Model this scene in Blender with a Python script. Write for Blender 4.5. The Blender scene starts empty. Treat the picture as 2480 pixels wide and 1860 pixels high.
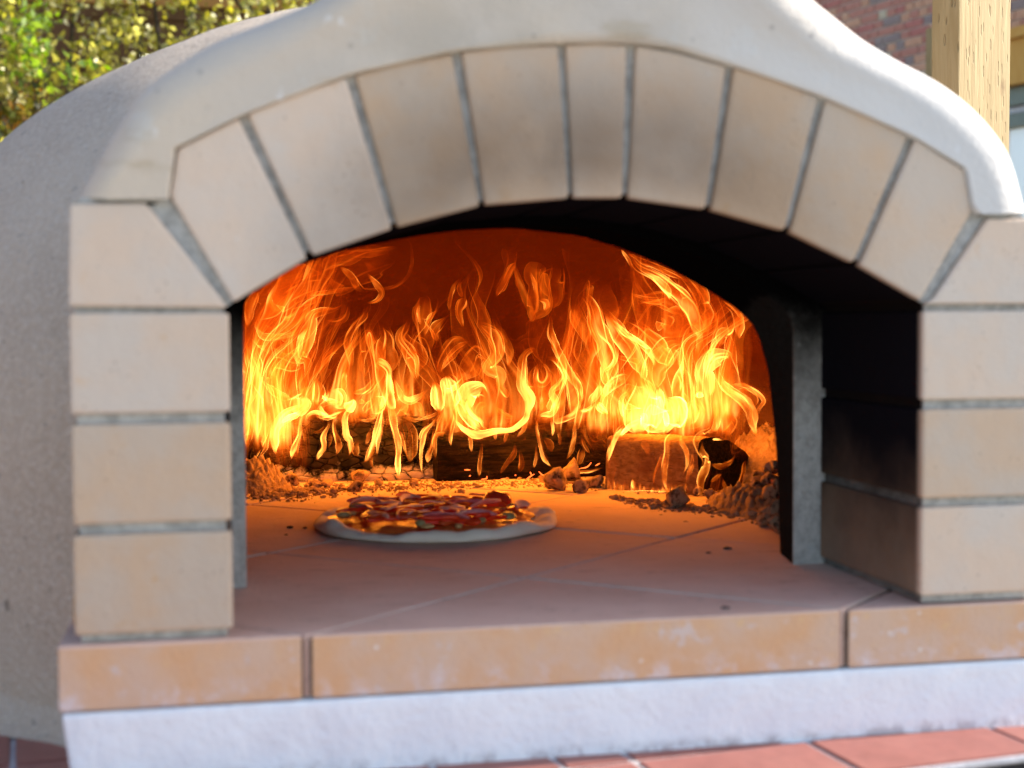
import bpy, bmesh, math, random
import numpy as np
from mathutils import Vector, Matrix
from mathutils.geometry import tessellate_polygon

sc = bpy.context.scene
COL = sc.collection
# ------------------------------------------------------------------ camera
YAW, PIT, ROL, FPX = .2027, .0452, -.0040, 3428.4
CAM = np.array([-.1758, -1.0719, .2375])
_cy, _sy, _cp, _sp = math.cos(YAW), math.sin(YAW), math.cos(PIT), math.sin(PIT)
FW = np.array([_sy*_cp, _cy*_cp, -_sp]); _r0 = np.array([_cy, -_sy, 0.]); _u0 = np.cross(_r0, FW)
RT = _r0*math.cos(ROL)+_u0*math.sin(ROL); UP = -_r0*math.sin(ROL)+_u0*math.cos(ROL)
cam_data = bpy.data.cameras.new('camera'); cam = bpy.data.objects.new('camera', cam_data); COL.objects.link(cam)
cam.matrix_world = Matrix(((RT[0], UP[0], -FW[0], CAM[0]), (RT[1], UP[1], -FW[1], CAM[1]), (RT[2], UP[2], -FW[2], CAM[2]), (0, 0, 0, 1)))
cam_data.sensor_width = 36.0; cam_data.lens = 36.0*FPX/2480.0
cam_data.clip_start = .02; cam_data.clip_end = 500
cam_data.dof.use_dof = True; cam_data.dof.focus_distance = 2.2; cam_data.dof.aperture_fstop = 5.2; cam_data.dof.aperture_blades = 0
sc.camera = cam
# ------------------------------------------------------------------ light
SUN_DIR = Vector((.86, .045, .52)).normalized()
w = bpy.data.worlds.new('World'); sc.world = w; w.use_nodes = True
wn = w.node_tree.nodes; wn.clear()
sky = wn.new('ShaderNodeTexSky'); sky.sky_type = 'NISHITA'; sky.sun_disc = False
sky.sun_elevation = math.asin(SUN_DIR.z); sky.sun_rotation = math.atan2(SUN_DIR.x, SUN_DIR.y)
bg = wn.new('ShaderNodeBackground'); bg.inputs['Strength'].default_value = .15
wo = wn.new('ShaderNodeOutputWorld')
w.node_tree.links.new(sky.outputs[0], bg.inputs[0]); w.node_tree.links.new(bg.outputs[0], wo.inputs[0])
sd = bpy.data.lights.new('sun', 'SUN'); sd.energy = 4.6; sd.angle = math.radians(.5); sd.color = (1, .95, .87)
sun = bpy.data.objects.new('sun', sd); COL.objects.link(sun); sun.rotation_euler = SUN_DIR.to_track_quat('Z', 'Y').to_euler()
sc.view_settings.view_transform = 'Standard'; sc.view_settings.look = 'None'; sc.view_settings.exposure = 1.3; sc.view_settings.gamma = 1
try: sc.view_settings.use_curve_mapping = False
except Exception: pass
sc.render.engine = 'CYCLES'
cy = sc.cycles
cy.use_denoising = True
try: cy.denoiser = 'OPENIMAGEDENOISE'
except Exception: pass
cy.max_bounces = 8; cy.diffuse_bounces = 4; cy.glossy_bounces = 3; cy.transmission_bounces = 6; cy.transparent_max_bounces = 96
cy.sample_clamp_indirect = 6; cy.caustics_reflective = False; cy.caustics_refractive = False

def at(x, y, Y):            # the point on the plane at depth Y that the photo shows at (x, y)
    d = FW+RT*(x-1240)/FPX-UP*(y-930)/FPX
    return CAM+d*(Y-CAM[1])/d[1]
def atz(x, y, Z):
    d = FW+RT*(x-1240)/FPX-UP*(y-930)/FPX
    return CAM+d*(Z-CAM[2])/d[2]
def xz(x, y, Y=0.):
    p = at(x, y, Y); return (p[0], p[2])
RNG = random.Random(7)

# ------------------------------------------------------------------ materials
class M:
    def __init__(s, name, rough=.85, spec=.3):
        s.m = bpy.data.materials.new(name); s.m.use_nodes = True; s.nt = s.m.node_tree; s.N = s.nt.nodes; s.N.clear()
        s.out = s.N.new('ShaderNodeOutputMaterial'); s.b = s.N.new('ShaderNodeBsdfPrincipled'); s.link(s.b.outputs[0], s.out.inputs[0])
        s.b.inputs['Roughness'].default_value = rough; s.b.inputs['Specular IOR Level'].default_value = spec
        s._pos = None; s._obj = None; s.h = None
    def link(s, a, b): s.nt.links.new(a, b)
    def setin(s, sock, v):
        if isinstance(v, (int, float)): sock.default_value = v
        elif isinstance(v, (tuple, list)): sock.default_value = (*v, 1) if len(v) == 3 and sock.type == 'RGBA' else v
        else: s.link(v, sock)
    def pos(s):
        if s._pos is None: s._pos = s.N.new('ShaderNodeNewGeometry').outputs['Position']
        return s._pos
    def obj(s):
        if s._obj is None: s._obj = s.N.new('ShaderNodeTexCoord').outputs['Object']
        return s._obj
    def rnd(s): return s.N.new('ShaderNodeObjectInfo').outputs['Random']
    def stretch(s, v, sc3):
        n = s.N.new('ShaderNodeVectorMath'); n.operation = 'MULTIPLY'; s.link(v, n.inputs[0]); n.inputs[1].default_value = sc3; return n.outputs[0]
    def noise(s, scale, detail=4, rough=.55, vec=None, dist=0):
        n = s.N.new('ShaderNodeTexNoise'); n.inputs['Scale'].default_value = scale; n.inputs['Detail'].default_value = detail
        n.inputs['Roughness'].default_value = rough; n.inputs['Distortion'].default_value = dist
        s.link(vec if vec is not None else s.pos(), n.inputs['Vector']); return n.outputs['Fac']
    def voro(s, scale, feature='F1', vec=None):
        n = s.N.new('ShaderNodeTexVoronoi'); n.feature = feature; n.inputs['Scale'].default_value = scale
        s.link(vec if vec is not None else s.pos(), n.inputs['Vector']); return n.outputs['Distance']
    def ramp(s, f, lo, hi, a=0., b=1.):
        n = s.N.new('ShaderNodeMapRange'); n.interpolation_type = 'SMOOTHSTEP'; n.clamp = True
        s.link(f, n.inputs[0]); n.inputs[1].default_value = lo; n.inputs[2].default_value = hi; n.inputs[3].default_value = a; n.inputs[4].default_value = b
        return n.outputs[0]
    def math(s, op, a, b=0.):
        n = s.N.new('ShaderNodeMath'); n.operation = op; s.setin(n.inputs[0], a); s.setin(n.inputs[1], b); return n.outputs[0]
    def mix(s, f, a, b, mode='MIX'):
        n = s.N.new('ShaderNodeMix'); n.data_type = 'RGBA'; n.blend_type = mode
        s.setin(n.inputs[0], f); s.setin(n.inputs[6], a); s.setin(n.inputs[7], b); return n.outputs[2]
    def xyz(s, v=None):
        n = s.N.new('ShaderNodeSeparateXYZ'); s.link(v if v is not None else s.pos(), n.inputs[0]); return n.outputs
    def bump(s, h, dist=.002, strength=1.):
        n = s.N.new('ShaderNodeBump'); n.inputs['Strength'].default_value = strength; n.inputs['Distance'].default_value = dist
        s.link(h, n.inputs['Height'])
        if s.h is not None: s.link(s.h, n.inputs['Normal'])
        s.h = n.outputs[0]; s.link(s.h, s.b.inputs['Normal'])
    def col(s, c): s.setin(s.b.inputs['Base Color'], c)

def mottled(name, c1, c2, scale, c3=None, rough=.85, fine=180, bump=.0012, spec=.25):
    m = M(name, rough, spec)
    c = m.mix(m.ramp(m.noise(scale, 5), .35, .65), c1, c2)
    if c3: c = m.mix(m.ramp(m.noise(scale*2.3, 6, .65), .58, .72), c, c3)
    c = m.mix(.35, c, m.mix(m.ramp(m.noise(fine, 3), .3, .7), (.55, .55, .55), (1, 1, 1)), 'MULTIPLY')
    m.col(c); m.bump(m.noise(fine, 4), bump); return m

def brick_mat(name, c1, c2, c3, soot=True):
    m = M(name, .95, 0.)
    oi = m.rnd()
    c = m.mix(m.ramp(m.noise(14, 5), .36, .64), c1, c2)
    c = m.mix(m.ramp(m.noise(38, 6, .68), .60, .72), c, c3)
    c = m.mix(m.ramp(m.noise(120, 5, .7), .64, .72, 0, .5), c, (.62, .58, .55))
    hv = m.N.new('ShaderNodeHueSaturation'); m.link(c, hv.inputs['Color'])
    m.link(m.ramp(oi, 0, 1, .86, 1.08), hv.inputs['Value']); m.link(m.ramp(oi, 0, 1, 1.15, .88), hv.inputs['Saturation']); c = hv.outputs[0]
    pit = m.math('MULTIPLY', m.ramp(m.voro(150), .20, .08), m.ramp(m.noise(30, 3), .50, .62))
    c = m.mix(m.math('MULTIPLY', pit, .55), c, (.22, .15, .11))
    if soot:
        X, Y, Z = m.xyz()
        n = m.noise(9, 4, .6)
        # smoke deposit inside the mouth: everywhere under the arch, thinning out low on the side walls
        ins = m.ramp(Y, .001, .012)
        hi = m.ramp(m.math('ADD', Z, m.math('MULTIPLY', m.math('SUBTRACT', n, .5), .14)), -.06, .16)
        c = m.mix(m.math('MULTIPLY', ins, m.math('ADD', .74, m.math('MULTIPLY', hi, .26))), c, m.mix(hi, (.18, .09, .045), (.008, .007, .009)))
        # licks of smoke over the face of the arch bricks
        rad = m.math('SQRT', m.math('ADD', m.math('POWER', m.math('SUBTRACT', X, .112), 2.), m.math('POWER', m.math('SUBTRACT', Z, .03), 2.)))
        band = m.math('MULTIPLY', m.ramp(rad, .275, .335), m.ramp(rad, .440, .340))
        side = m.ramp(m.math('ABSOLUTE', m.math('SUBTRACT', X, .10)), .30, .10)
        lick = m.math('MULTIPLY', m.math('MULTIPLY', band, side), m.ramp(m.noise(6, 4, .6), .25, .70, .45, 1.))
        c = m.mix(m.math('MULTIPLY', m.math('MULTIPLY', lick, m.math('SUBTRACT', 1., ins)), .80), c, (.17, .11, .07))
    m.col(c); m.bump(m.noise(60, 5), .0016); m.bump(m.noise(420, 3), .0007); return m

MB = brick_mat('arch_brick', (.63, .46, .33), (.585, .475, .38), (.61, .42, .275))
MSLAB = brick_mat('slab_brick', (.56, .31, .14), (.57, .37, .22), (.62, .52, .45), soot=False)
def hearth_mat():
    m = M('hearth_tile', .9, .15)
    c = m.mix(m.ramp(m.noise(7, 5), .35, .65), (.69, .47, .37), (.61, .40, .31))
    c = m.mix(m.ramp(m.noise(26, 6, .7), .60, .75, 0, .7), c, (.36, .20, .15))
    st = m.stretch(m.pos(), (5, 22, 10))
    c = m.mix(m.ramp(m.noise(3, 5, .7, st), .57, .72, 0, .75), c, (.26, .16, .135))
    c = m.mix(m.ramp(m.noise(160, 3, .6), .66, .72, 0, .5), c, (.10, .07, .06))
    X, Y, Z = m.xyz()
    back = m.math('MULTIPLY', m.ramp(Y, .66, .90), m.ramp(m.noise(45, 6, .7), .35, .62))
    c = m.mix(back, c, (.50, .42, .36))        # fine ash lying round the fire
    # the cut front edge of the slab shows the paler body of the tile, with lime splashes
    fr = m.math('MULTIPLY', m.ramp(Y, .0015, -.0005), m.ramp(Z, -.001, -.003))
    body = m.mix(m.ramp(m.noise(16, 5), .35, .65), (.64, .365, .195), (.60, .405, .285))
    body = m.mix(m.ramp(m.noise(70, 6, .7), .56, .70, 0, .8), body, (.66, .42, .22))
    body = m.mix(m.ramp(m.noise(30, 6, .62), .60, .68, 0, .75), body, (.60, .50, .46))
    low = m.math('MULTIPLY', m.ramp(Z, -.024, -.048), m.ramp(m.noise(26, 6, .7), .46, .66))
    body = m.mix(m.math('MULTIPLY', low, .8), body, (.66, .60, .62))
    body = m.mix(m.ramp(m.voro(42), .10, .05, 0, .7), body, (.74, .68, .62))
    c = m.mix(fr, c, body)
    m.col(c); m.bump(m.noise(40, 5), .0012); m.bump(m.noise(300, 3), .0008); return m
MHEARTH = hearth_mat()
def mortar_mat():
    m = M('mortar', .95, 0.)
    c = m.mix(m.ramp(m.noise(90, 5, .7), .35, .65), (.56, .53, .48), (.36, .335, .30))
    X, Y, Z = m.xyz()
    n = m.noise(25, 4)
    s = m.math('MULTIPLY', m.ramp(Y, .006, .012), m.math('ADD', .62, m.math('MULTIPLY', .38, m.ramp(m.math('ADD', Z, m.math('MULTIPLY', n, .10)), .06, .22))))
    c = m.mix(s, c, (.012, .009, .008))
    m.col(c); m.bump(m.noise(260, 4, .7), .002); return m
MMORT = mortar_mat()
def entry_mat():
    m = M('sooty_entry', .95, 0.)
    X, Y, Z = m.xyz()
    c = m.mix(m.ramp(m.noise(120, 5, .7), .35, .65), (.50, .465, .42), (.36, .33, .295))
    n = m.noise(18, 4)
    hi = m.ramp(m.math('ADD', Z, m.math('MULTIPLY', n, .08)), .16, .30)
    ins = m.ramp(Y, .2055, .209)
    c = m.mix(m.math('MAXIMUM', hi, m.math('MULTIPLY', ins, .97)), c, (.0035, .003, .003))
    c = m.mix(m.math('MULTIPLY', m.math('MULTIPLY', m.ramp(m.noise(70, 4), .60, .68), m.math('SUBTRACT', 1., hi)), m.math('SUBTRACT', 1., ins)), c, (.44, .42, .39))
    m.col(c); m.bump(m.noise(200, 4), .002); return m
MENTRY = entry_mat()
def hood_mat():
    m = M('cast_concrete', .75, .3)
    c = m.mix(m.ramp(m.noise(5, 4), .35, .65), (.60, .485, .365), (.57, .475, .38))
    c = m.mix(m.ramp(m.noise(16, 5, .65), .56, .70, 0, .8), c, (.60, .55, .48))
    c = m.mix(m.ramp(m.noise(11, 5, .6, m.stretch(m.pos(), (1, 1, 2.5))), .60, .72, 0, .85), c, (.47, .365, .25))
    c = m.mix(m.ramp(m.noise(21, 4, .55, m.stretch(m.pos(), (1.4, 1, 1))), .66, .70, 0, .7), c, (.72, .69, .66))
    X, Y, Z = m.xyz()
    c = m.mix(m.ramp(m.math('ADD', X, m.math('MULTIPLY', m.noise(6, 3), .2)), .15, .55, 0, .75), c, (.60, .585, .57))  # paled towards the right: light from that side put into the colour
    soot = m.math('MULTIPLY', m.ramp(m.noise(8, 4, .6), .40, .62), m.math('MULTIPLY', m.ramp(m.math('ABSOLUTE', m.math('SUBTRACT', X, .05)), .22, .05), m.ramp(Z, .53, .45)))
    c = m.mix(m.math('MULTIPLY', soot, .35), c, (.30, .24, .17))
    c = m.mix(m.ramp(m.voro(38), .10, .06, 0, .45), c, (.25, .21, .18))
    m.col(c); tr = m.noise(5, 4, .6, m.stretch(m.pos(), (3, 3, 9)), 1.2)
    m.bump(m.noise(10, 2), .0015); m.bump(tr, .0004); m.bump(m.noise(200, 3), .0008); return m
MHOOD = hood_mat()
def dome_mat():
    m = M('grainy_render', .95, .15)
    c = m.mix(m.ramp(m.noise(5, 4), .35, .65), (.62, .495, .375), (.55, .43, .325))
    g = m.noise(190, 4, .75)
    c = m.mix(m.ramp(g, .42, .66), c, (.68, .56, .44))
    c = m.mix(m.ramp(m.noise(170, 3, .6), .62, .75, 0, .8), c, (.20, .17, .15))
    c = m.mix(m.ramp(m.noise(24, 5, .6), .66, .72, 0, .7), c, (.17, .14, .11))
    c = m.mix(m.ramp(m.voro(210), .30, .15, 0, .5), c, (.80, .72, .64))
    m.col(c); m.bump(m.noise(30, 4), .004); m.bump(g, .0055); return m
MDOME = dome_mat()
def inner_mat():
    m = M('burnt_dome_lining', .95, 0.)
    X, Y, Z = m.xyz()
    c = m.mix(m.ramp(m.noise(9, 5), .35, .65), (.10, .045, .023), (.065, .03, .016))
    c = m.mix(m.ramp(m.noise(110, 4, .7), .62, .70, 0, .6), c, (.08, .05, .04))
    hi = m.ramp(m.math('ADD', Z, m.math('MULTIPLY', m.noise(7, 4), .12)), .10, .24)
    c = m.mix(m.math('MULTIPLY', hi, .92), c, (.034, .006, .0015))   # soot on the upper lining, with the fire's red glow put into its colour
    m.col(c); m.bump(m.noise(60, 4), .003); return m
MINNER = inner_mat()
def plinth_mat():
    m = M('rough_white_render', .8, .25)
    c = m.mix(m.ramp(m.noise(20, 5), .35, .65), (.79, .81, .82), (.75, .765, .785))
    c = m.mix(m.ramp(m.noise(36, 6, .7), .60, .74, 0, .5), c, (.56, .54, .56))
    c = m.mix(m.ramp(m.noise(90, 5, .7), .66, .74, 0, .5), c, (.36, .30, .31))
    X, Y, Z = m.xyz()
    low = m.math('MULTIPLY', m.ramp(Z, -.094, -.104), m.ramp(m.noise(60, 5, .7), .42, .6))
    c = m.mix(m.math('MULTIPLY', low, .6), c, (.30, .24, .24))
    m.col(c); m.bump(m.noise(22, 5, .6, None, .5), .003); m.bump(m.noise(150, 4), .0012); return m
MPLINTH = plinth_mat()
MTILE = mottled('quarry_tile', (.29, .10, .075), (.33, .125, .095), 9, (.25, .085, .06), rough=.5, fine=90, bump=.0006, spec=.45)
MGROUT = mottled('grout', (.52, .48, .47), (.42, .38, .38), 40, rough=.95)
MTRIM = mottled('pale_edge', (.60, .58, .60), (.52, .50, .52), 30, rough=.4)
MBLACK = mottled('dark_base', (.012, .012, .016), (.02, .02, .024), 10, rough=.6)

def char_mat(name, ash=.0, wood=False, cracks=True):
    m = M(name, .9, .04)
    X, Y, Z = m.xyz(m.obj())
    if wood:
        g = m.noise(4, 5, .6, m.stretch(m.obj(), (5, 30, 38)), .4)
        c = m.mix(m.ramp(g, .3, .7), (.15, .075, .034), (.27, .15, .07))
        c = m.mix(m.ramp(m.noise(14, 4), .50, .70, 0, .8), c, (.14, .055, .025))
        c = m.mix(m.ramp(m.noise(9, 3, .5, m.stretch(m.obj(), (6, 6, 60))), .62, .68, 0, .7), c, (.06, .03, .015))
        m.bump(g, .002)
    elif not cracks:
        g = m.noise(5, 5, .6, m.stretch(m.obj(), (5, 30, 40)), .4)
        c = m.mix(m.ramp(g, .35, .7), (.005, .004, .004), (.022, .012, .008)); m.bump(g, .003)
    else:
        c = m.mix(m.ramp(m.noise(30, 4), .4, .65), (.010, .008, .007), (.036, .022, .015))
        cr = m.math('ADD', m.voro(78, 'DISTANCE_TO_EDGE', m.stretch(m.obj(), (.6, 1, 1.2))), m.math('MULTIPLY', m.math('SUBTRACT', m.noise(60, 4), .5), .12))
        c = m.mix(m.ramp(cr, .0, .05), (.002, .002, .002), c)
        m.bump(m.ramp(cr, -.02, .10), .003)
        if ash:
            a = m.math('MULTIPLY', m.ramp(m.math('ADD', Z, m.math('MULTIPLY', m.math('SUBTRACT', m.noise(24, 5, .65), .5), .10)), ash, ash*.3), m.ramp(cr, .005, .03))
            c = m.mix(a, c, (.55, .46, .40))
    m.col(c); m.bump(m.noise(120, 4), .0015); return m
MCHAR = char_mat('charred_wood'); MCHARASH = char_mat('charred_wood_with_ash', .026); MSMOOTH = char_mat('scorched_wood', cracks=False); MWOODLOG = char_mat('split_wood', wood=True)
def ash_mat():
    m = M('ash', .95, .05)
    c = m.mix(m.ramp(m.noise(50, 5, .7), .35, .65), (.38, .25, .165), (.26, .155, .09))
    c = m.mix(m.ramp(m.noise(28, 5, .65), .62, .72, 0, .85), c, (.10, .07, .06))
    m.col(c); m.bump(m.noise(180, 5, .7), .004); return m
MASH = ash_mat()
def coal_mat():
    m = M('ashy_charcoal', .95, .05)
    c = m.mix(m.ramp(m.noise(60, 5, .65, m.obj()), .46, .60), (.38, .24, .15), (.14, .08, .05))
    c = m.mix(m.ramp(m.noise(45, 4, .6, m.obj()), .60, .66), c, (.02, .015, .015))
    e = m.ramp(m.noise(38, 4, .6, m.obj(), .5), .60, .72)
    m.b.inputs['Emission Color'].default_value = (1, .09, .01, 1)
    m.link(m.math('MULTIPLY', e, .22), m.b.inputs['Emission Strength'])
    m.col(c); m.bump(m.noise(150, 5, .7, m.obj()), .003); return m
MCOAL = coal_mat()
m = M('glowing_ember', .9, .1); m.col((.05, .02, .01)); m.b.inputs['Emission Color'].default_value = (1, .12, .02, 1); m.b.inputs['Emission Strength'].default_value = 1.6; MEMBER = m

def wood_mat(name, c1, c2, knots=True, wet=1.):
    m = M(name, .75, .25)
    o = m.obj()
    g = m.noise(6, 5, .6, m.stretch(o, (14, 14, 1.0)), .8)
    c = m.mix(m.ramp(g, .3, .7), c1, c2)
    k = m.voro(6.5, 'F1', m.stretch(o, (1.6, 1.6, 1)))
    if knots:
        c = m.mix(m.ramp(m.math('ADD', k, m.math('MULTIPLY', m.noise(40, 3), .12)), .20, .12, 0, .8), c, (.16, .085, .03))
        c = m.mix(m.ramp(m.noise(30, 5, .7, m.stretch(o, (1, 1, .4))), .70, .76, 0, .7), c, (.15, .08, .03))
        # rows of short treatment cuts along the grain
        cut = m.ramp(m.voro(1, 'F1', m.stretch(o, (120, 120, 24))), .26, .15)
        c = m.mix(m.math('MULTIPLY', cut, .22), c, (.13, .075, .03)); m.bump(m.math('SUBTRACT', 1., cut), .002)
    m.col(c); m.bump(g, .002); return m
MPOST = wood_mat('treated_softwood', (.31, .22, .098), (.385, .285, .14)); MBEAM = wood_mat('orange_timber', (.52, .24, .045), (.60, .32, .08), False)
MFRAME = mottled('grey_green_paint', (.20, .22, .17), (.17, .19, .15), 4, rough=.4)
MMORTH = mottled('house_mortar', (.62, .56, .49), (.54, .49, .43), 12, rough=.95)
HB = [mottled('house_brick_'+n, c1, c2, 25, rough=.9, fine=60) for n, c1, c2 in (
    ('red', (.50, .22, .16), (.44, .18, .13)), ('crimson', (.48, .18, .14), (.43, .15, .12)), ('orange', (.60, .32, .20), (.52, .26, .16)),
    ('purple', (.27, .19, .17), (.32, .23, .20)), ('cream', (.56, .44, .30), (.50, .39, .27)))]
m = M('window_glass', .03, .8); m.col((.95, .91, .84)); MGLASS = m

# ------------------------------------------------------------------ builders
def link(o, parent=None):
    COL.objects.link(o)
    if parent is not None: o.parent = parent
    return o
def tag(o, label=None, cat=None, group=None, kind=None):
    if label: o['label'] = label
    if cat: o['category'] = cat
    if group: o['group'] = group
    if kind: o['kind'] = kind
    return o
def empty(name, loc=(0, 0, 0)):
    o = bpy.data.objects.new(name, None); o.location = loc; o.empty_display_size = .05; return link(o)
def from_bm(name, bm, m, parent=None, smooth=False, loc=None):
    me = bpy.data.meshes.new(name); bmesh.ops.recalc_face_normals(bm, faces=bm.faces); bm.to_mesh(me); bm.free()
    return from_me(name, me, m, parent, smooth, loc)
def from_me(name, me, m, parent=None, smooth=False, loc=None):
    for x in (m if isinstance(m, (list, tuple)) else [m]): me.materials.append(x.m if isinstance(x, M) else x)
    if smooth: me.polygons.foreach_set('use_smooth', [True]*len(me.polygons))
    o = bpy.data.objects.new(name, me)
    if loc is not None: o.location = loc
    return link(o, parent)
def from_np(name, v, f, m, parent=None, smooth=True):
    me = bpy.data.meshes.new(name); me.from_pydata([tuple(x) for x in v], [], [tuple(x) for x in f]); me.update()
    return from_me(name, me, m, parent, smooth)
def prism(poly, y0, y1, bevel=0., seg=2):
    """poly: (x, z) outline; a solid between depths y0 and y1."""
    bm = bmesh.new()
    a = [bm.verts.new((x, y0, z)) for x, z in poly]; b = [bm.verts.new((x, y1, z)) for x, z in poly]
    n = len(poly)
    for i in range(n): bm.faces.new((a[i], a[(i+1) % n], b[(i+1) % n], b[i]))
    if n <= 6:
        bm.faces.new(a); bm.faces.new(b[::-1])
    else:
        for t in tessellate_polygon([[Vector((x, z, 0)) for x, z in poly]]):
            bm.faces.new([a[i] for i in t]); bm.faces.new([b[i] for i in reversed(t)])
    bmesh.ops.recalc_face_normals(bm, faces=bm.faces)
    if bevel:
        ed = [e for e in bm.edges if len(e.link_faces) == 2 and e.calc_face_angle(0) > .35]
        bmesh.ops.bevel(bm, geom=ed, offset=bevel, segments=seg, profile=.6, affect='EDGES', clamp_overlap=True)
    return bm
def box(x0, x1, y0, y1, z0, z1, bevel=0., seg=2):
    return prism([(x0, z0), (x1, z0), (x1, z1), (x0, z1)], y0, y1, bevel, seg)
def vnoise(P, seed, freq, octv=3):
    """smooth pseudo noise in about -1..1 (sums of sines) at points P (n,3)"""
    g = np.random.default_rng(seed); out = np.zeros(len(P)); amp = 1.; tot = 0.
    for o in range(octv):
        s = 0
        for k in range(4):
            d = g.normal(size=3); d /= np.linalg.norm(d)
            s = s+np.sin(P@d*freq*(1+.3*g.random())*6.283+g.random()*6.283+1.3*np.sin(P@g.normal(size=3)*freq*3.1+g.random()*6))
        out += amp*s/2.5; tot += amp; amp *= .5; freq *= 2.1
    return out/tot
def wobble(bm, amp, freq, seed, sub=0):
    if sub: bmesh.ops.subdivide_edges(bm, edges=bm.edges[:], cuts=sub, use_grid_fill=True)
    P = np.array([v.co[:] for v in bm.verts])
    D = np.stack([vnoise(P, seed+i, freq) for i in range(3)], 1)*amp
    for v, d in zip(bm.verts, D): v.co += Vector(d)
def resample(P, n):
    P = np.asarray(P, float); s = np.r_[0, np.cumsum(np.linalg.norm(np.diff(P, axis=0), axis=1))]
    return np.stack([np.interp(np.linspace(0, s[-1], n), s, P[:, k]) for k in range(P.shape[1])], 1)
def catmull(P, n):
    P = np.asarray(P, float)
    if len(P) == 2: return resample(P, n)
    Q = np.vstack([2*P[0]-P[1], P, 2*P[-1]-P[-2]]); out = []
    k = len(P)-1
    for t in np.linspace(0, k-1e-6, n):
        i = int(t); u = t-i; a, b, c, d = Q[i:i+4]
        out.append(.5*((2*b)+(c-a)*u+(2*a-5*b+4*c-d)*u*u+(3*b-a-3*c+d)*u**3))
    return np.array(out)

# ================================================================== SETTING
ZG = -1.02
bm = bmesh.new(); vs = [bm.verts.new(p) for p in ((-80, -60, ZG), (80, -60, ZG), (80, 120, ZG), (-80, 120, ZG))]; bm.faces.new(vs)
tag(from_bm('ground', bm, mottled('patio_paving', (.36, .33, .29), (.30, .28, .25), 2, rough=.9)), kind='structure')

# ================================================================== PIZZA OVEN
oven = empty('pizza_oven', (.11, .3, -.105))
tag(oven, 'domed outdoor brick pizza oven with arched mouth and a fire burning inside', 'pizza oven')
OVEN_INV = Matrix.Translation((-.11, -.3, .105))
def part(o):
    """parent o to the oven at its present place"""
    o.parent = oven; o.matrix_parent_inverse = OVEN_INV; return o
D1 = .203
J_in = [(555, 740), (751, 622), (956, 552), (1169, 497), (1383, 479), (1515, 479), (1716, 507), (1907, 560), (2075, 639), (2238, 734)]
J_out = [(383, 487), (589, 281), (849, 184), (1107, 128), (1360, 109), (1530, 109), (1769, 161), (1991, 238), (2208, 333), (2372, 521)]
JW_o = [13, 12, 12, 12, 10, 11, 10, 11, 10, 16]; JW_i = [8, 8, 7, 6, 6, 7, 7, 8, 8, 6]
nb = 0
def add_brick(poly, y0=-.0, y1=D1, bev=.0028):
    global nb
    y0 += RNG.uniform(-.0012, .0012)
    bm = prism(poly, y0, y1, bev)
    o = part(from_bm('brick', bm, MB)); nb += 1
    return o
def off(p, q, d):   # shift point p sideways (px) away from joint line p->q by d to the right
    v = np.array(q, float)-np.array(p, float); v /= np.linalg.norm(v); nrm = np.array((-v[1], v[0]))
    return np.array(p)+nrm*d
for i in range(9):
    ol = off(J_out[i], J_in[i], -JW_o[i]); il = off(J_in[i], J_out[i], JW_i[i])
    orr = off(J_out[i+1], J_in[i+1], JW_o[i+1]); ir = off(J_in[i+1], J_out[i+1], -JW_i[i+1])
    if i == 0: px = [il, ir, orr, (430, 360), (412, 474)]; px[0] = (566, 732)
    elif i == 8: px = [il, (2229, 727), (2352, 512), (2336, 412), ol]
    else:
        mo = (np.array(ol)+orr)/2; mi = (np.array(il)+ir)/2
        px = [il, ir, orr, mo+np.array((0, -5)), ol]
    add_brick([xz(*p) for p in px])
XL0, XL1, XR0, XR1 = -.2835, -.1695, .390, .504
# springers and pier bricks
add_brick([xz(165, 742), xz(550, 746), xz(536, 722), xz(352, 489), xz(168, 493)])
zs = xz(2245, 736)[1]; zt = xz(2395, 530)[1]
add_brick([(XR0+.001, zs), (XR1, zs), (XR1, zt), xz(2392, 529), xz(2262, 722)])
for k in range(3):
    z0, z1 = .0075+k*.0813, .0075+k*.0813+.0735
    add_brick([(XL0, z0), (XL1, z0), (XL1, z1), (XL0, z1)])
    add_brick([(XR0, z0), (XR1, z0), (XR1, z1), (XR0, z1)])
# mortar body behind the joints
soff = [xz(*p) for p in J_in]
soff_off = [(x+(x-.11)*.012, z+.004) for x, z in soff]
ring_out = [xz(*p) for p in [(409, 484), (424, 358), (589, 278), (849, 180), (1104, 124), (1240, 113), (1360, 104), (1531, 104), (1632, 117), (1772, 158), (1991, 233), (2210, 329), (2341, 408), (2358, 503), (2378, 520)]]
mp = [(XL0+.004, .001), (XL1-.004, .001), (XL1-.004, .247)]+soff_off[1:-1]+[(XR0+.004, .249), (XR0+.004, .001), (XR1-.003, .001), (XR1-.003, zt-.003)]+ring_out[::-1]+[(xz(352, 489)[0], xz(352, 489)[1]-.003), (XL0+.004, xz(168, 493)[1]-.003)]
bm = prism(mp, .0062, D1-.002)
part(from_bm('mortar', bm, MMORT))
for q in ([(196, 479), (414, 478), (408, 494), (362, 487), (172, 491)], [(2380, 517), (2476, 518), (2490, 528), (2395, 527)]):
    part(from_bm('mortar', prism([xz(*p) for p in q], .003, .19), MMORT))
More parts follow.
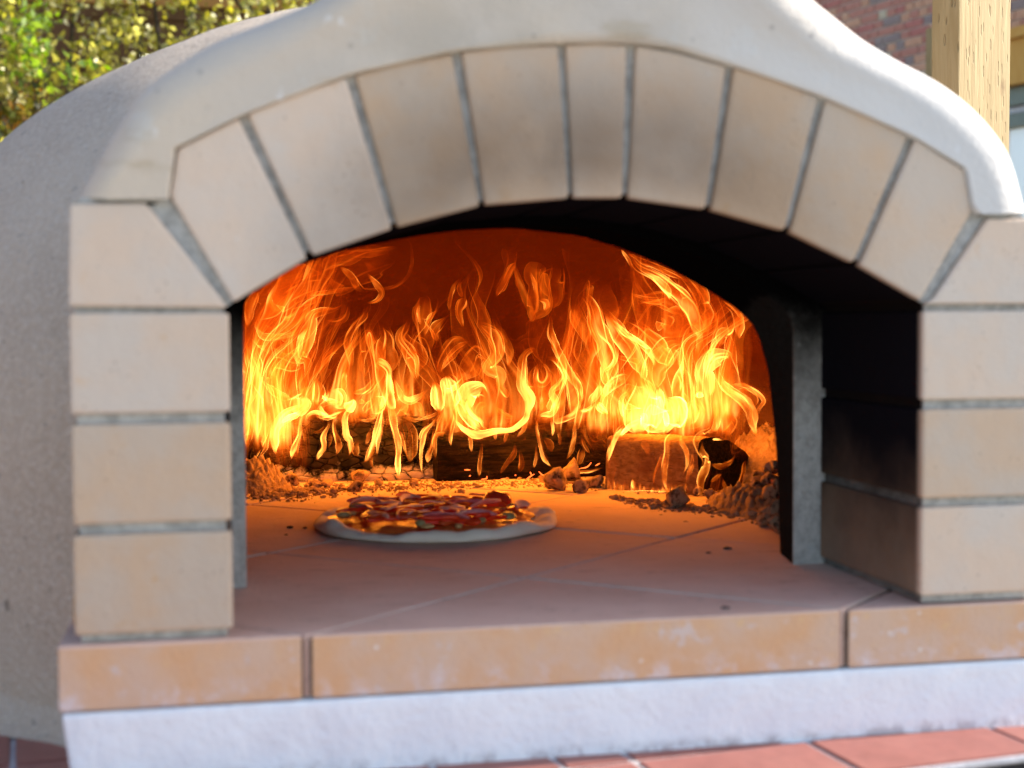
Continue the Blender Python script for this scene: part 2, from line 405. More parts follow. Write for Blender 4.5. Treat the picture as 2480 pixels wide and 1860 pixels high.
# entry arch between brick front and dome
near = [(-.156, -.0)]+[(-.156, z) for z in (.06, .12, .18, .25)]+[(-.141, .275), (-.11, .293), (-.06, .309), (.0, .319), (.05, .3235), (.11, .325), (.17, .322), (.22, .312), (.27, .296), (.32, .272), (.352, .25), (.3635, .235)]+[(.3635, z) for z in (.18, .12, .06, .0)]
far = [(-.158, .0), (-.158, .06), (-.157, .12), (-.157, .18), (-.157, .25), (-.141, .273), (-.109, .292), (-.06, .304), (.004, .317), (.05, .3235), (.101, .326), (.169, .319), (.21, .307), (.255, .290), (.30, .266), (.332, .246), (.350, .228), (.363, .187), (.3715, .115), (.374, .07), (.377, .0)]
near = resample(near, 80); far = resample(far, 80)
ang = np.linspace(math.pi, 0, 80); outer = np.stack([.11+.485*np.cos(ang), .435*np.sin(ang)], 1)
vv = []; ff = []
for P, Y in ((outer, .205), (near, .205), (near*.5+far*.5, .238), (far, .27), (outer, .272)):
    vv += [(p[0], Y, p[1]) for p in P]
for r_ in range(4):
    for i in range(79): ff.append((r_*80+i, r_*80+i+1, r_*80+80+i+1, r_*80+80+i))
o = from_np('entry_arch', vv, ff, MENTRY, smooth=False); part(o)
# hearth tiles: a diagonal grid cut straight along the front
def clip(poly, nx, ny, c):
    out = []
    for i in range(len(poly)):
        p, q = poly[i], poly[(i+1) % len(poly)]; a = p[0]*nx+p[1]*ny-c; b = q[0]*nx+q[1]*ny-c
        if a >= 0: out.append(p)
        if (a >= 0) != (b >= 0): t = a/(a-b); out.append((p[0]+(q[0]-p[0])*t, p[1]+(q[1]-p[1])*t))
    return out
YS = -.0015; A0 = np.array((-.115, YS)); B0 = np.array((.096, .196)); R0 = np.array((.321, YS))
e1 = (B0-A0); e2 = (B0-R0)
g_ = .0016
for i in range(-3, 6):
    for j in range(-3, 6):
        o0 = A0+i*e1+j*e2
        n1 = np.array((-e1[1], e1[0]))/np.linalg.norm(e1); n2 = np.array((e2[1], -e2[0]))/np.linalg.norm(e2)
        q = [o0, o0+e1, o0+e1+e2, o0+e2]
        cen = sum(q)/4
        q = [tuple(cen+(p-cen)*(1-g_*2/.2)) for p in q]
        for nx, ny, c in ((0, 1, YS), (1, 0, -.2955), (-1, 0, -.517), (0, -1, -1.27)):
            q = clip(q, nx, ny, c)
            if len(q) < 3: break
        if len(q) < 3: continue
        if (cen[0]-.11)**2+(cen[1]-.65)**2 > .75**2 and cen[1] > .35: continue
        ar = abs(sum(q[k][0]*q[(k+1) % len(q)][1]-q[(k+1) % len(q)][0]*q[k][1] for k in range(len(q))))/2
        if ar < 2e-4: continue
        bm = bmesh.new(); zt_ = RNG.uniform(-.0008, .0004)
        a = [bm.verts.new((x, y, zt_)) for x, y in q]; b = [bm.verts.new((x, y, -.0485)) for x, y in q]
        bm.faces.new(a); bm.faces.new(b[::-1])
        for k in range(len(q)): bm.faces.new((a[k], a[(k+1) % len(q)], b[(k+1) % len(q)], b[k]))
        bmesh.ops.recalc_face_normals(bm, faces=bm.faces)
        bmesh.ops.bevel(bm, geom=bm.edges[:], offset=.0018, segments=2, profile=.6, affect='EDGES', clamp_overlap=True)
        part(from_bm('hearth_tile', bm, MHEARTH))
bm = box(-.29, .51, .0035, 1.27, -.047, -.0045); part(from_bm('hearth_bedding', bm, mottled('brown_joint', (.30, .22, .17), (.20, .13, .09), 40, rough=.95)))
# little end brick peeping out behind the pier at the left
bm = box(-.2905, -.2845, .06, .115, .003, .026, .001); part(from_bm('brick', bm, MSLAB))
# plinth under the slab: rough hand-trowelled render
bm = box(-.293, .516, -.002, .35, -.118, -.0502, .003)
bmesh.ops.subdivide_edges(bm, edges=[e for e in bm.edges if abs(e.verts[0].co.x-e.verts[1].co.x) > .2], cuts=60)
bmesh.ops.subdivide_edges(bm, edges=[e for e in bm.edges if abs(e.verts[0].co.z-e.verts[1].co.z) > .04], cuts=9)
P = np.array([v.co[:] for v in bm.verts]); dn = vnoise(P, 3, 9, 3)*.0011; dz = vnoise(P, 4, 9, 3)*.0012
for v, a, b in zip(bm.verts, dn, dz):
    if v.co.y < .02:
        v.co.y += a-.004*max(0, (-.06-v.co.z)/.05)**2; v.co.x += b
        if v.co.x < -.28: v.co.x += .006*max(0, (-.052-v.co.z)/.06)
part(from_bm('plinth', bm, MPLINTH, smooth=True))
# hood: cast concrete facade with a soft rolled outer edge, running up into the chimney gather
Ipx = [(409, 481), (424, 356), (589, 276), (849, 178), (1104, 122), (1240, 111), (1360, 102), (1531, 102), (1632, 114), (1772, 156), (1991, 231), (2210, 327), (2342, 406), (2359, 502), (2378, 518)]
Fpx = [(262, 483), (276, 440), (318, 386), (372, 318), (430, 262), (520, 206), (640, 142), (740, 90), (850, 20), (930, -70), (985, -190), (1010, -330), (1700, -330), (1735, -200), (1795, -75), (1845, 0), (1905, 56), (1990, 124), (2102, 181), (2212, 238), (2294, 296), (2362, 364), (2403, 437), (2425, 518)]
Opx = [(190, 483), (213, 443), (247, 381), (291, 303), (348, 224), (426, 163), (521, 106), (645, 56), (773, 0), (862, -90), (915, -200), (935, -330), (1775, -330), (1815, -205), (1890, -75), (1952, 0), (2008, 45), (2081, 101), (2159, 149), (2260, 202), (2339, 263), (2395, 325), (2434, 392), (2468, 518)]
NH = 120; YF = -.004; RO = .034
F = np.array([xz(x, y, YF) for x, y in Fpx]); O = np.array([xz(x, y, YF+RO) for x, y in Opx]); I = np.array([xz(x, y, YF) for x, y in Ipx])
# same parameter on both outlines so that they stay side by side
def dens(P): return catmull(P, NH)
F = dens(F); O = dens(O)
s_ = np.linspace(0, 1, NH); I = resample(I, NH)
wgt = np.clip((s_-.0), 0, 1)
rows = []
NI = 14
for k in range(NI+1):
    t = k/NI; P = I*(1-t)+F*t
    d = np.full(NH, YF)
    # gentle swelling of the face, and a hollow where it sweeps up to the chimney
    d = d+.006*np.sin(t*math.pi)*np.clip((P[:, 1]-.40)/.1, 0, 1)-.010*np.clip((P[:, 1]-.45)/.2, 0, 1)*t
    rows.append(np.stack([P[:, 0], d+.0012*vnoise(np.stack([P[:, 0], d, P[:, 1]], 1), 5, 7, 3)*math.sin(min(1, t*3)*1.57), P[:, 1]], 1))
ybase = rows[-1][:, 1]
for k in range(1, 11):
    a = k/10*math.pi/2; P = F+(O-F)*math.sin(a); rows.append(np.stack([P[:, 0], ybase+RO*(1-math.cos(a)), P[:, 1]], 1))
for y in (.10, .20, .30): rows.append(np.stack([O[:, 0], np.full(NH, y), O[:, 1]], 1))
rows.insert(0, np.stack([I[:, 0], np.full(NH, .19), I[:, 1]], 1))
vv = np.vstack(rows); ff = []
for r_ in range(len(rows)-1):
    for i in range(NH-1): ff.append((r_*NH+i, r_*NH+i+1, (r_+1)*NH+i+1, (r_+1)*NH+i))
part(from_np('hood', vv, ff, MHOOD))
# dome: outer render
def dome(name, c, R, H, cut, m, th0=-.42, nu=140, nv=80, grain=0., inward=False):
    vv = []; idx = {}
    th = np.linspace(th0, math.pi/2, nv); ph = np.linspace(0, 2*math.pi, nu, endpoint=False)
    for t in th:
        rt = R*math.cos(max(t, 0))*(1-.02*min(t, 0)**2)      # below its widest ring the wall drops straight
        for p in ph: vv.append((c[0]+rt*math.cos(p), c[1]+rt*math.sin(p), c[2]+H*math.sin(t)))
    vv = np.array(vv)
    if grain:
        nrm = (vv-np.array(c))/np.array((R*R, R*R, H*H)); nrm /= np.linalg.norm(nrm, axis=1)[:, None]
        vv = vv+nrm*(vnoise(vv, 11, 3, 3)*grain)[:, None]
    ff = []
    for i in range(nv-1):
        for j in range(nu):
            f = (i*nu+j, i*nu+(j+1) % nu, (i+1)*nu+(j+1) % nu, (i+1)*nu+j)
            if cut(vv[list(f)].mean(0)): continue
            ff.append(f[::-1] if inward else f)
    return part(from_np(name, vv, ff, m))
dome('dome', (.11, .70, .10), .70, .52, lambda p: p[1] < .31 and -.245 < p[0] < .465 and p[2] < .36, MDOME, grain=.004)
dome('dome_lining', (.11, .65, -.01), .60, .44, lambda p: p[1] < .268, MINNER, th0=0, inward=True)
# skirt of mortar where the dome meets the ledge
ph = np.linspace(math.pi*.80, math.pi*1.335, 60); vv = []; ff = []
for k, (dr, z) in enumerate(((-.004, -.070), (.003, -.085), (.008, -.095), (.016, -.1022), (.026, -.1049))):
    Rz = .70
    q = np.array([(.11+(Rz+dr)*math.cos(p), .70+(Rz+dr)*math.sin(p), z) for p in ph]); q[:, :2] += (vnoise(q, 21, 6, 3)*.006)[:, None]
    vv += list(q)
    if k: ff += [((k-1)*60+i, (k-1)*60+i+1, k*60+i+1, k*60+i) for i in range(59)]
part(from_np('dome_skirt', vv, ff, MDOME))

# ================================================================== TILED LEDGE
ledge = empty('tiled_ledge', (.11, .3, ZG)); ledge['kind'] = 'structure'
tag(ledge, 'ledge of terracotta quarry tiles that the pizza oven stands on', 'ledge')
LI = Matrix.Translation((-.11, -.3, -ZG))
def lpart(o): o.parent = ledge; o.matrix_parent_inverse = LI; return o
uo = np.array((.338, -.0905)); ux = np.array((.9915, .130)); vx = np.array((-.130, .9915))
us = [-1.58, -1.425, -1.27, -1.115, -.96, -.805, -.65, -.50, -.345, -.25, -.193, -.041, .1226, .280, .435, .59, .745, .90]
vs_ = [0, .0905, .2425, .395, .55, .705, .86, 1.015, 1.17, 1.325, 1.48, 1.635, 1.79]
for i in range(len(us)-1):
    for j in range(len(vs_)-1):
        c = uo+ux*(us[i]+us[i+1])/2+vx*(vs_[j]+vs_[j+1])/2
        if (-.20 < c[0] < .46 and c[1] > .09 and c[1] < 1.2) or (c[0]-.11)**2+(c[1]-.65)**2 < .42**2: continue
        q = [uo+ux*a+vx*b for a, b in ((us[i]+.0022, vs_[j]+.0022), (us[i+1]-.0022, vs_[j]+.0022), (us[i+1]-.0022, vs_[j+1]-.0022), (us[i]+.0022, vs_[j+1]-.0022))]
        bm = bmesh.new(); zt_ = -.105+RNG.uniform(-.0004, .0004)
        a = [bm.verts.new((*p, zt_)) for p in q]; b = [bm.verts.new((*p, -.1105)) for p in q]
        bm.faces.new(a); bm.faces.new(b[::-1])
        for k in range(4): bm.faces.new((a[k], a[(k+1) % 4], b[(k+1) % 4], b[k]))
        bmesh.ops.recalc_face_normals(bm, faces=bm.faces)
        bmesh.ops.bevel(bm, geom=[e for e in bm.edges], offset=.0012, segments=2, affect='EDGES')
        lpart(from_bm('tile', bm, MTILE))
def rotbox(u0, u1, v0, v1, z0, z1):
    bm = bmesh.new(); q = [uo+ux*a+vx*b for a, b in ((u0, v0), (u1, v0), (u1, v1), (u0, v1))]
    a = [bm.verts.new((*p, z1)) for p in q]; b = [bm.verts.new((*p, z0)) for p in q]
    bm.faces.new(a); bm.faces.new(b[::-1])
    for k in range(4): bm.faces.new((a[k], a[(k+1) % 4], b[(k+1) % 4], b[k]))
    return bm
lpart(from_bm('grout_bed', rotbox(-1.58, .90, .003, 1.79, -.1125, -.1068), MGROUT))
lpart(from_bm('edge_trim', rotbox(-1.58, .90, -.0025, .0005, -.1092, -.1054), MTRIM))
lpart(from_bm('base', rotbox(-1.5, .85, .010, 1.75, ZG, -.1130), MBLACK))

# ================================================================== FIRE: logs
def log(name, label, o, ax, length, prof, seed, mats, end_scale=1., lift=0., n=22, amp=.0035):
    """prof: (s, z) outline of the end, s measured across (to the back); swept along ax (x, y)."""
    ax = np.array((*ax, 0.)); ax /= np.linalg.norm(ax); ac = np.array((-ax[1], ax[0], 0.))
    pr = np.array(prof, float); pr = resample(np.vstack([pr, pr[:1]]), 41)[:-1]
    k = len(pr); V = []
    for i in range(n+1):
        t = i/n; sc_ = 1+(end_scale-1)*t
        for s, z in pr: V.append(ax*length*t+ac*s*sc_+np.array((0, 0, z*sc_+lift*t)))
    V = np.array(V); nz = np.stack([vnoise(V+seed, seed+q, 14, 4) for q in range(3)], 1)*amp
    nz[:, 2] *= np.clip(V[:, 2]/.02, .1, 1); V = V+nz
    F_ = [(i*k+j, i*k+(j+1) % k, (i+1)*k+(j+1) % k, (i+1)*k+j) for i in range(n) for j in range(k)]
    root = empty(name, (o[0], o[1], o[2] if len(o) > 2 else 0.)); tag(root, label, 'log', 'burning logs in the oven')
    ob = from_np('bark_side', V, F_, mats[0], root, True)
    for nm, b in (('cut_end', 0), ('cut_end', n*k)):
        ring = V[b:b+k]; c = ring.mean(0); W = [c]; FF = []
        for q in (.35, .7, 1.): W += list(c+(ring-c)*q+ax*(.0015 if b else -.0015)*(1-q))
        for j in range(k): FF.append((0, 1+j, 1+(j+1) % k))
        for q in range(2):
            for j in range(k): FF.append((1+q*k+j, 1+(q+1)*k+j, 1+(q+1)*k+(j+1) % k, 1+q*k+(j+1) % k))
        from_np(nm, W, FF, mats[1], root, False)
    return root
logA = log('log', 'charred left log with an ashy grey foot, cracked into squares', (-.112, 1.02), (1, .0), .262, [(0, 0), (-.004, .03), (0, .062), (.018, .09), (.06, .102), (.1, .085), (.12, .05), (.115, 0)], 3, (MCHARASH, MCHAR))
logB = log('log', 'dark split log in the middle, seen between two other logs', (.135, .985), (1, .05), .272, [(0, 0), (-.002, .03), (0, .060), (.035, .071), (.08, .068), (.098, .035), (.095, 0)], 5, (MSMOOTH, MSMOOTH), end_scale=1.15)
logC = log('log', 'brown split log at the right with a black curved cut end', (.352, .842), (.110, -.110), .142, [(0, 0), (.0, .035), (0, .074), (.045, .0755), (.10, .066), (.148, .05), (.176, .034), (.182, .016), (.16, 0)], 8, (MWOODLOG, MSMOOTH), amp=.0022)
logD = log('log', 'leaning blackened log end at the far left of the fire', (-.108, 1.0), (-1, .75), .19, [(0, 0), (0, .04), (.01, .066), (.03, .075), (.05, .05), (.045, 0)], 12, (MSMOOTH, MSMOOTH))
# curls of glowing bark along the foot of the middle log
def tube(P, r, seg=6):
    P = np.asarray(P, float); V = []; n = len(P)
    for i in range(n):
        t = P[min(i+1, n-1)]-P[max(i-1, 0)]; t /= np.linalg.norm(t)+1e-9
        a = np.cross(t, (0.2, 1, .1)); a /= np.linalg.norm(a); b = np.cross(t, a)
        rr = r*(1-.6*abs(2*i/(n-1)-1))
        for k in range(seg): V.append(P[i]+rr*(a*math.cos(6.283*k/seg)+b*math.sin(6.283*k/seg)))
    return V, [(i*seg+k, i*seg+(k+1) % seg, (i+1)*seg+(k+1) % seg, (i+1)*seg+k) for i in range(n-1) for k in range(seg)]
for pts in ([(1165, 1161), (1178, 1159), (1179, 1153)], [(1212, 1161), (1226, 1159)], [(1270, 1165), (1283, 1155), (1294, 1148)], [(1305, 1142), (1316, 1151), (1333, 1146)], [(1403, 1135), (1422, 1131), (1432, 1120)], [(1442, 1128), (1453, 1122)], [(1125, 1138), (1139, 1138)], [(1136, 1154), (1140, 1151)], [(1247, 1152), (1250, 1150)], [(1284, 1143), (1287, 1150)], [(1384, 1131), (1389, 1131)]):
    P = catmull([at(x, y, .975)-np.array(logB.location) for x, y in pts], 8); v, f = tube(P, .0011)
    from_np('glowing_bark_curl', v, f, MEMBER, logB)

# ------------------------------------------------------------------ ash and charcoal
def lump(loc, r, seed, sq=(1, 1, .8), m=MCOAL, label='ash coated lump of charcoal', group=None, ang=0):
    bm = bmesh.new(); bmesh.ops.create_icosphere(bm, subdivisions=3, radius=1)
    P = np.array([v.co[:] for v in bm.verts]); g = np.random.default_rng(seed)
    R = np.ones(len(P))*1.3
    for k in range(9):          # cut by random planes: broken faces
        d = g.normal(size=3); d /= np.linalg.norm(d); h = g.uniform(.62, .95); dd = P@d
        R = np.minimum(R, np.where(dd > .05, h/np.maximum(dd, .05), 9))
    R *= 1+.10*vnoise(P, seed, 1.2, 3)
    Q = P*R[:, None]*np.array(sq)*r
    for v, q in zip(bm.verts, Q): v.co = Vector(q)
    zmin = Q[:, 2].min()
    o = from_bm('charcoal_lump', bm, m, None, True, (loc[0], loc[1], loc[2]-zmin*.8)); o.rotation_euler = (0, 0, ang)
    tag(o, label, 'charcoal', group); return o
k = 0
GR = 'charcoal lumps heaped beside the right log'
for x, y, r, lab, g in ((706, 1170, .0115, 'knobbly pale charcoal lump by the left heap of ash', None), (752, 1172, .0065, 'flattish ashy flake, second from the left heap', None), (766, 1175, .0075, 'square ashy chip, third from the left heap', None), (793, 1174, .0085, 'rounded brown ashy chip before the left log', None),
                        (876, 1163, .0125, 'folded pale lump standing against the left log', None), (862, 1183, .0095, 'small reddish chip lying in front of the folded pale lump', None), (915, 1172, .0075, 'small pale chip to the right of the folded pale lump', None), (808, 1190, .005, 'tiny red chip alone on the hearth before the left log', None), (1005, 1170, .007, 'thin flake lying at the right end of the left log', None),
                        (1352, 1182, .0155, 'peaked grey charcoal lump between middle and right logs', None), (1412, 1186, .0115, 'split round grey lump between the peaked lump and right log', None), (1385, 1160, .014, 'wide reddish charcoal block behind the peaked lump', None), (1440, 1175, .011, 'glowing red ember touching the left end of the right log', None),
                        (1643, 1222, .0135, 'dark lump with a glowing core at the foot of right log', None)):
    p = atz(x, y+6, 0.); lump((p[0], p[1], 0), r, 100+k, (1.15, .9, 1.15 if r > .013 else .85), label=lab, group=g, ang=k*1.3); k += 1
g = np.random.default_rng(5)
LAB2 = 'ashy crumbling charcoal lump in the heap beside the right log'
for x, y, r in ((1690, 1237, .010), (1720, 1236, .012), (1752, 1247, .015), (1768, 1222, .010), (1800, 1240, .017), (1835, 1225, .018), (1838, 1180, .022), (1870, 1200, .018), (1862, 1250, .016), (1885, 1235, .016), (1850, 1290, .014), (1880, 1285, .016), (1845, 1150, .016), (1868, 1160, .016), (1880, 1130, .014), (1865, 1135, .013), (1828, 1262, .012), (1810, 1205, .014), (1895, 1180, .016), (1888, 1310, .012), (1780, 1268, .008), (1735, 1262, .006)):
    yy = .74-.0014*(x-1690)-.0012*(y-1237)
    p = at(x, y, max(.40, yy)); r *= .66; z = max(0, p[2]-r*.8)
    lump((p[0], p[1], z), r, 200+k, (1, 1, .9), label=LAB2, group=GR, ang=k*.9); k += 1
def heap(name, label, cen, rx, ry, h, seed, n=70):
    V = []; F_ = []
    a = np.linspace(-1, 1, n); X, Y = np.meshgrid(a, a, indexing='ij'); P = np.stack([X.ravel(), Y.ravel(), 0*X.ravel()], 1)
    rr = np.sqrt(X.ravel()**2+Y.ravel()**2)*(1+.18*vnoise(P, seed, .6, 2))
    Z = h*np.clip(1-rr**1.6, 0, 1)
    W = np.stack([cen[0]+P[:, 0]*rx, cen[1]+P[:, 1]*ry, Z], 1)
    nz = np.abs(vnoise(W, seed+1, 34, 5)); W[:, 2] += (nz*.015-.006)*np.clip(Z/.012, 0, 1)-.001*(Z <= 0)-.002
    F_ = [(i*n+j, (i+1)*n+j, (i+1)*n+j+1, i*n+j+1) for i in range(n-1) for j in range(n-1)]
    v = list(W)
    o = from_np(name, v, F_, MASH); tag(o, label, 'ash', kind='stuff'); return o
pc = atz(628, 1172, 0.); heap('ash', 'mound of crumbly ash against the left wall of the oven', (-.132, .955), .052, .062, .046, 31)
heap('ash', 'low bank of crumbly ash in front of the right log', (.478, .585), .055, .15, .032, 33)
heap('ash', 'bank of crumbly ash between the right log and oven wall', (.615, .90), .075, .17, .085, 34)
# loose ash crumbs over the hearth
_b = bmesh.new(); bmesh.ops.create_icosphere(_b, subdivisions=1, radius=1); ICO = np.array([v.co[:] for v in _b.verts]); ICF = np.array([[v.index for v in f.verts] for f in _b.faces]); _b.free()
g = np.random.default_rng(9); CR = []
for q in range(2600):
    x = g.uniform(-.22, .52); y = .935+g.normal()*.034
    if x > .30: y -= (x-.30)*.9
    if x < -.03: y -= .03*abs(g.normal())
    if .36 < x and y > .80: continue
    CR.append((x, y, min(.0045, .0006+.0007*g.exponential())))
for q in range(900):
    x = .33+g.random()*.17; y = .74-(x-.33)*1.5-abs(g.normal())*.05+.02; CR.append((x, y, min(.006, .0007+.0013*g.exponential())))
for q in range(1100):
    CR.append((-.135+abs(g.normal())*.05, .95-abs(g.normal())*.05, min(.006, .0007+.0012*g.exponential())))
CR = np.array(CR); n = len(CR)
V = ICO[None]*(CR[:, 2, None, None]*g.uniform(.6, 1.4, (n, 1, 3)))*(1+.25*g.normal(size=(n, 12, 1)))
V[..., 2] *= .7; V += np.stack([CR[:, 0], CR[:, 1], CR[:, 2]*.3], 1)[:, None]
o = from_np('ash', V.reshape(-1, 3), (ICF[None]+12*np.arange(n)[:, None, None]).reshape(-1, 3), MASH, None, False)
tag(o, 'fine ash and crumbs scattered over the hearth before the logs', 'ash', kind='stuff')
# a few burnt flecks on the hearth
for (x, y, r) in ((700, 1278, .004), (738, 1279, .003), (692, 1295, .002), (1760, 1330, .005), (1716, 1340, .003), (1758, 1473, .0035), (1660, 1264, .003)):
    p = atz(x, y, 0.); lump((p[0], p[1], -.0005), r*.7, 300+k, (1.4, .9, .45), MBLACK, 'burnt black fleck lying on the bare hearth tiles', 'burnt flecks on the hearth'); k += 1

# ================================================================== FLAMES
def flame_mat():
    m = bpy.data.materials.new('flame'); m.use_nodes = True; nt = m.node_tree; N = nt.nodes; N.clear(); L = nt.links.new
    out = N.new('ShaderNodeOutputMaterial'); add = N.new('ShaderNodeAddShader'); tr = N.new('ShaderNodeBsdfTransparent'); em = N.new('ShaderNodeEmission')
    L(tr.outputs[0], add.inputs[0]); L(em.outputs[0], add.inputs[1]); L(add.outputs[0], out.inputs[0])
    heat = N.new('ShaderNodeAttribute'); heat.attribute_name = 'burn'; flow = N.new('ShaderNodeAttribute'); flow.attribute_name = 'stream'
    # a thin burning sheet shines in proportion to the gas that a line of sight crosses: 1 / cos
    lw = N.new('ShaderNodeLayerWeight'); lw.inputs[0].default_value = .5
    def mth(op, a, b=0.):
        n = N.new('ShaderNodeMath'); n.operation = op
        for i, v in enumerate((a, b)):
            if isinstance(v, (int, float)): n.inputs[i].default_value = v
            else: L(v, n.inputs[i])
        return n.outputs[0]
    cosr = mth('SUBTRACT', 1., lw.outputs['Facing'])
    cosv = mth('MAXIMUM', cosr, .24)
    gas = N.new('ShaderNodeAttribute'); gas.attribute_name = 'gas'
    # gas = 1: a body of burning gas filled through (the line of sight's chord grows with cos), gas = 0: a thin sheet
    limb = mth('ADD', mth('MULTIPLY', mth('SUBTRACT', 1., gas.outputs['Fac']), mth('DIVIDE', 1., cosv)), mth('MULTIPLY', gas.outputs['Fac'], mth('POWER', cosr, 1.4)))
    nz = N.new('ShaderNodeTexNoise'); nz.inputs['Scale'].default_value = 1.; nz.inputs['Detail'].default_value = 3.5; nz.inputs['Distortion'].default_value = 1.2
    L(flow.outputs['Vector'], nz.inputs['Vector'])
    mr = N.new('ShaderNodeMapRange'); mr.interpolation_type = 'SMOOTHSTEP'; L(nz.outputs['Fac'], mr.inputs[0])
    mr.inputs[1].default_value = .30; mr.inputs[2].default_value = .72; mr.inputs[3].default_value = .42; mr.inputs[4].default_value = 1.5
    e = mth('MULTIPLY', mth('MULTIPLY', heat.outputs['Fac'], limb), mr.outputs[0])
    e = mth('MULTIPLY', mth('POWER', e, 1.4), 1.42)
    cr = N.new('ShaderNodeValToRGB'); L(mth('MULTIPLY', e, .8), cr.inputs[0])
    el = cr.color_ramp.elements; el[0].position = 0; el[0].color = (1, .07, .002, 1); el[1].position = 1; el[1].color = (1, .36, .055, 1)
    q = el.new(.25); q.color = (1, .17, .007, 1)
    L(cr.outputs[0], em.inputs[0]); L(mth('MULTIPLY', e, FLAME_GAIN), em.inputs[1])
    m.cycles.emission_sampling = 'NONE'
    return m
FLAME_GAIN = .26
MFLAME = flame_mat()
VIEW = {'A': (580, 500, 3.318), 'B': (1200, 500, 2.9105), 'C': (580, 960, 4.424), 'D': (1000, 960, 4.424), 'E': (1420, 960, 4.096)}
class Fire:
    def __init__(s): s.v = []; s.f = []; s.h = []; s.fl = []; s.ga = []; s.n = 0
    def tongue(s, view, pts, Y, heat):
        k = VIEW[view][2] if view else 1.
        s.sheet(view, [(a, b, c*1.12) for a, b, c in pts], Y, heat*.55, gas=.40)
        s.sheet(view, [(a, b, c*1.8+4*k/2.9) for a, b, c in pts], Y, heat*.09, gas=1., fold=.20, fade=(.2, .4), nu=16)
        P = np.array(pts, float); mw = P[:, 2].max()/k
        if mw > 4.5 and len(P) > 2:      # fine filaments where the sheet folds over itself
            d = np.gradient(P[:, :2], axis=0); d /= np.linalg.norm(d, axis=1)[:, None]+1e-9
            g = np.random.default_rng(int(P[0, 0]*3+P[-1, 1]))
            for q in range(1 if mw < 9 else 2 if mw < 16 else 4):
                o = g.uniform(.25, 1.15)*(1 if q % 2 else -1)+np.cumsum(g.normal(size=len(P)))*.22
                W = P.copy(); W[:, 0] -= d[:, 1]*o*P[:, 2]; W[:, 1] += d[:, 0]*o*P[:, 2]; W[:, 2] = k*g.uniform(1.0, 2.2)
                i0 = 0 if len(P) < 4 else int(g.integers(0, 2)); W = W[i0:]
                s.sheet(view, W, Y, min(heat, 1.3)*g.uniform(.6, 1.1), gas=.75, fold=.2, fade=(.3, .4), nu=8)
    def sheet(s, view, pts, Y, heat, gas=0., fold=.32, fade=(.12, .42), nu=22, depth=None, lean=0.):
        x0, y0, k = VIEW[view] if view else (0, 0, 1.)
        g = np.random.default_rng(len(s.v)*7+int(pts[0][0])+int(pts[-1][1]))
        Q = np.array([(x0+a/k, y0+b/k, c/k) for a, b, c in pts], float)
        ln = np.linalg.norm(np.diff(Q[:, :2], axis=0), axis=1).sum()
        nv = int(np.clip(ln/4.5, 14, 90)); Q = catmull(Q, nv); Q[:, 2] = np.maximum(Q[:, 2], .8)
        t = np.linspace(0, 1, nv)
        Q[:, :2] += np.stack([np.sin(t*ln/9+g.uniform(0, 6))*.12+np.sin(t*ln/23+g.uniform(0, 6))*.22, 0*t], 1)*Q[:, 2:3]
        Yv = np.array([Y(q[0]) if callable(Y) else Y for q in Q])+lean*t+.012*np.sin(t*5+g.uniform(0, 6))*min(1, ln/200)+g.uniform(-.012, .006)
        C_ = np.array([at(a, b, yy) for (a, b, _), yy in zip(Q, Yv)])
        hw = Q[:, 2]*(Yv-CAM[1])/FPX
        hw = hw*np.clip(np.clip(t/.22, 0, 1)**.7*np.clip((1-t)/.38, 0, 1)**.8, .04, 1)*1.12
        T = np.gradient(C_, axis=0); T /= np.linalg.norm(T, axis=1)[:, None]+1e-12
        Nn = np.stack([T[:, 2], 0*T[:, 0], -T[:, 0]], 1); Nn /= np.linalg.norm(Nn, axis=1)[:, None]+1e-12
        dr = depth if depth else g.uniform(.45, .9)
        ph = np.linspace(0, 2*math.pi, nu, endpoint=False)
        arc = np.r_[0, np.cumsum(np.linalg.norm(np.diff(C_, axis=0), axis=1))]
        TT, PP = np.meshgrid(arc, ph, indexing='ij'); HW = np.repeat(hw[:, None], nu, 1)
        scale = max(hw.max(), .004)
        S = np.stack([np.cos(PP).ravel()*1.0, np.sin(PP).ravel()*1.0, (TT/scale).ravel()*.35], 1)
        n1 = vnoise(S, int(g.integers(1e6)), .33, 3).reshape(TT.shape); n2 = vnoise(S, int(g.integers(1e6)), .30, 3).reshape(TT.shape); n3 = vnoise(S, int(g.integers(1e6)), .25, 2).reshape(TT.shape)
        twist = g.uniform(-.5, .5)+g.uniform(-1, 1)*t[:, None]
        a = HW*(np.cos(PP)*(1+fold*n1)); b = HW*dr*np.sin(PP)*(1+fold*1.6*n2)
        aa = a*np.cos(twist*.6)-b*np.sin(twist*.6); bb = a*np.sin(twist*.6)*.8+b*np.cos(twist*.6)
        P = C_[:, None, :]+Nn[:, None, :]*aa[..., None]+np.array((0, 1, 0))*bb[..., None]
        P[..., 2] = np.maximum(P[..., 2], .002)
        sm = lambda x: x*x*(3-2*x)
        env = sm(np.clip(t/max(fade[0], 1e-3), 0, 1))*sm(np.clip((1-t)/max(fade[1], 1e-3), 0, 1))
        H = heat*env[:, None]*np.clip(.85+.75*n3, .12, 2.)
        fl = np.stack([(np.cos(PP)*HW).ravel()*52+g.uniform(0, 50), (np.sin(PP)*HW*dr).ravel()*52, TT.ravel()*12], 1)
        base = s.n
        s.v.append(P.reshape(-1, 3)); s.h.append(H.ravel()); s.fl.append(fl); s.ga.append(np.full(H.size, gas))
        i, j = np.meshgrid(np.arange(nv-1), np.arange(nu), indexing='ij'); j2 = (j+1) % nu
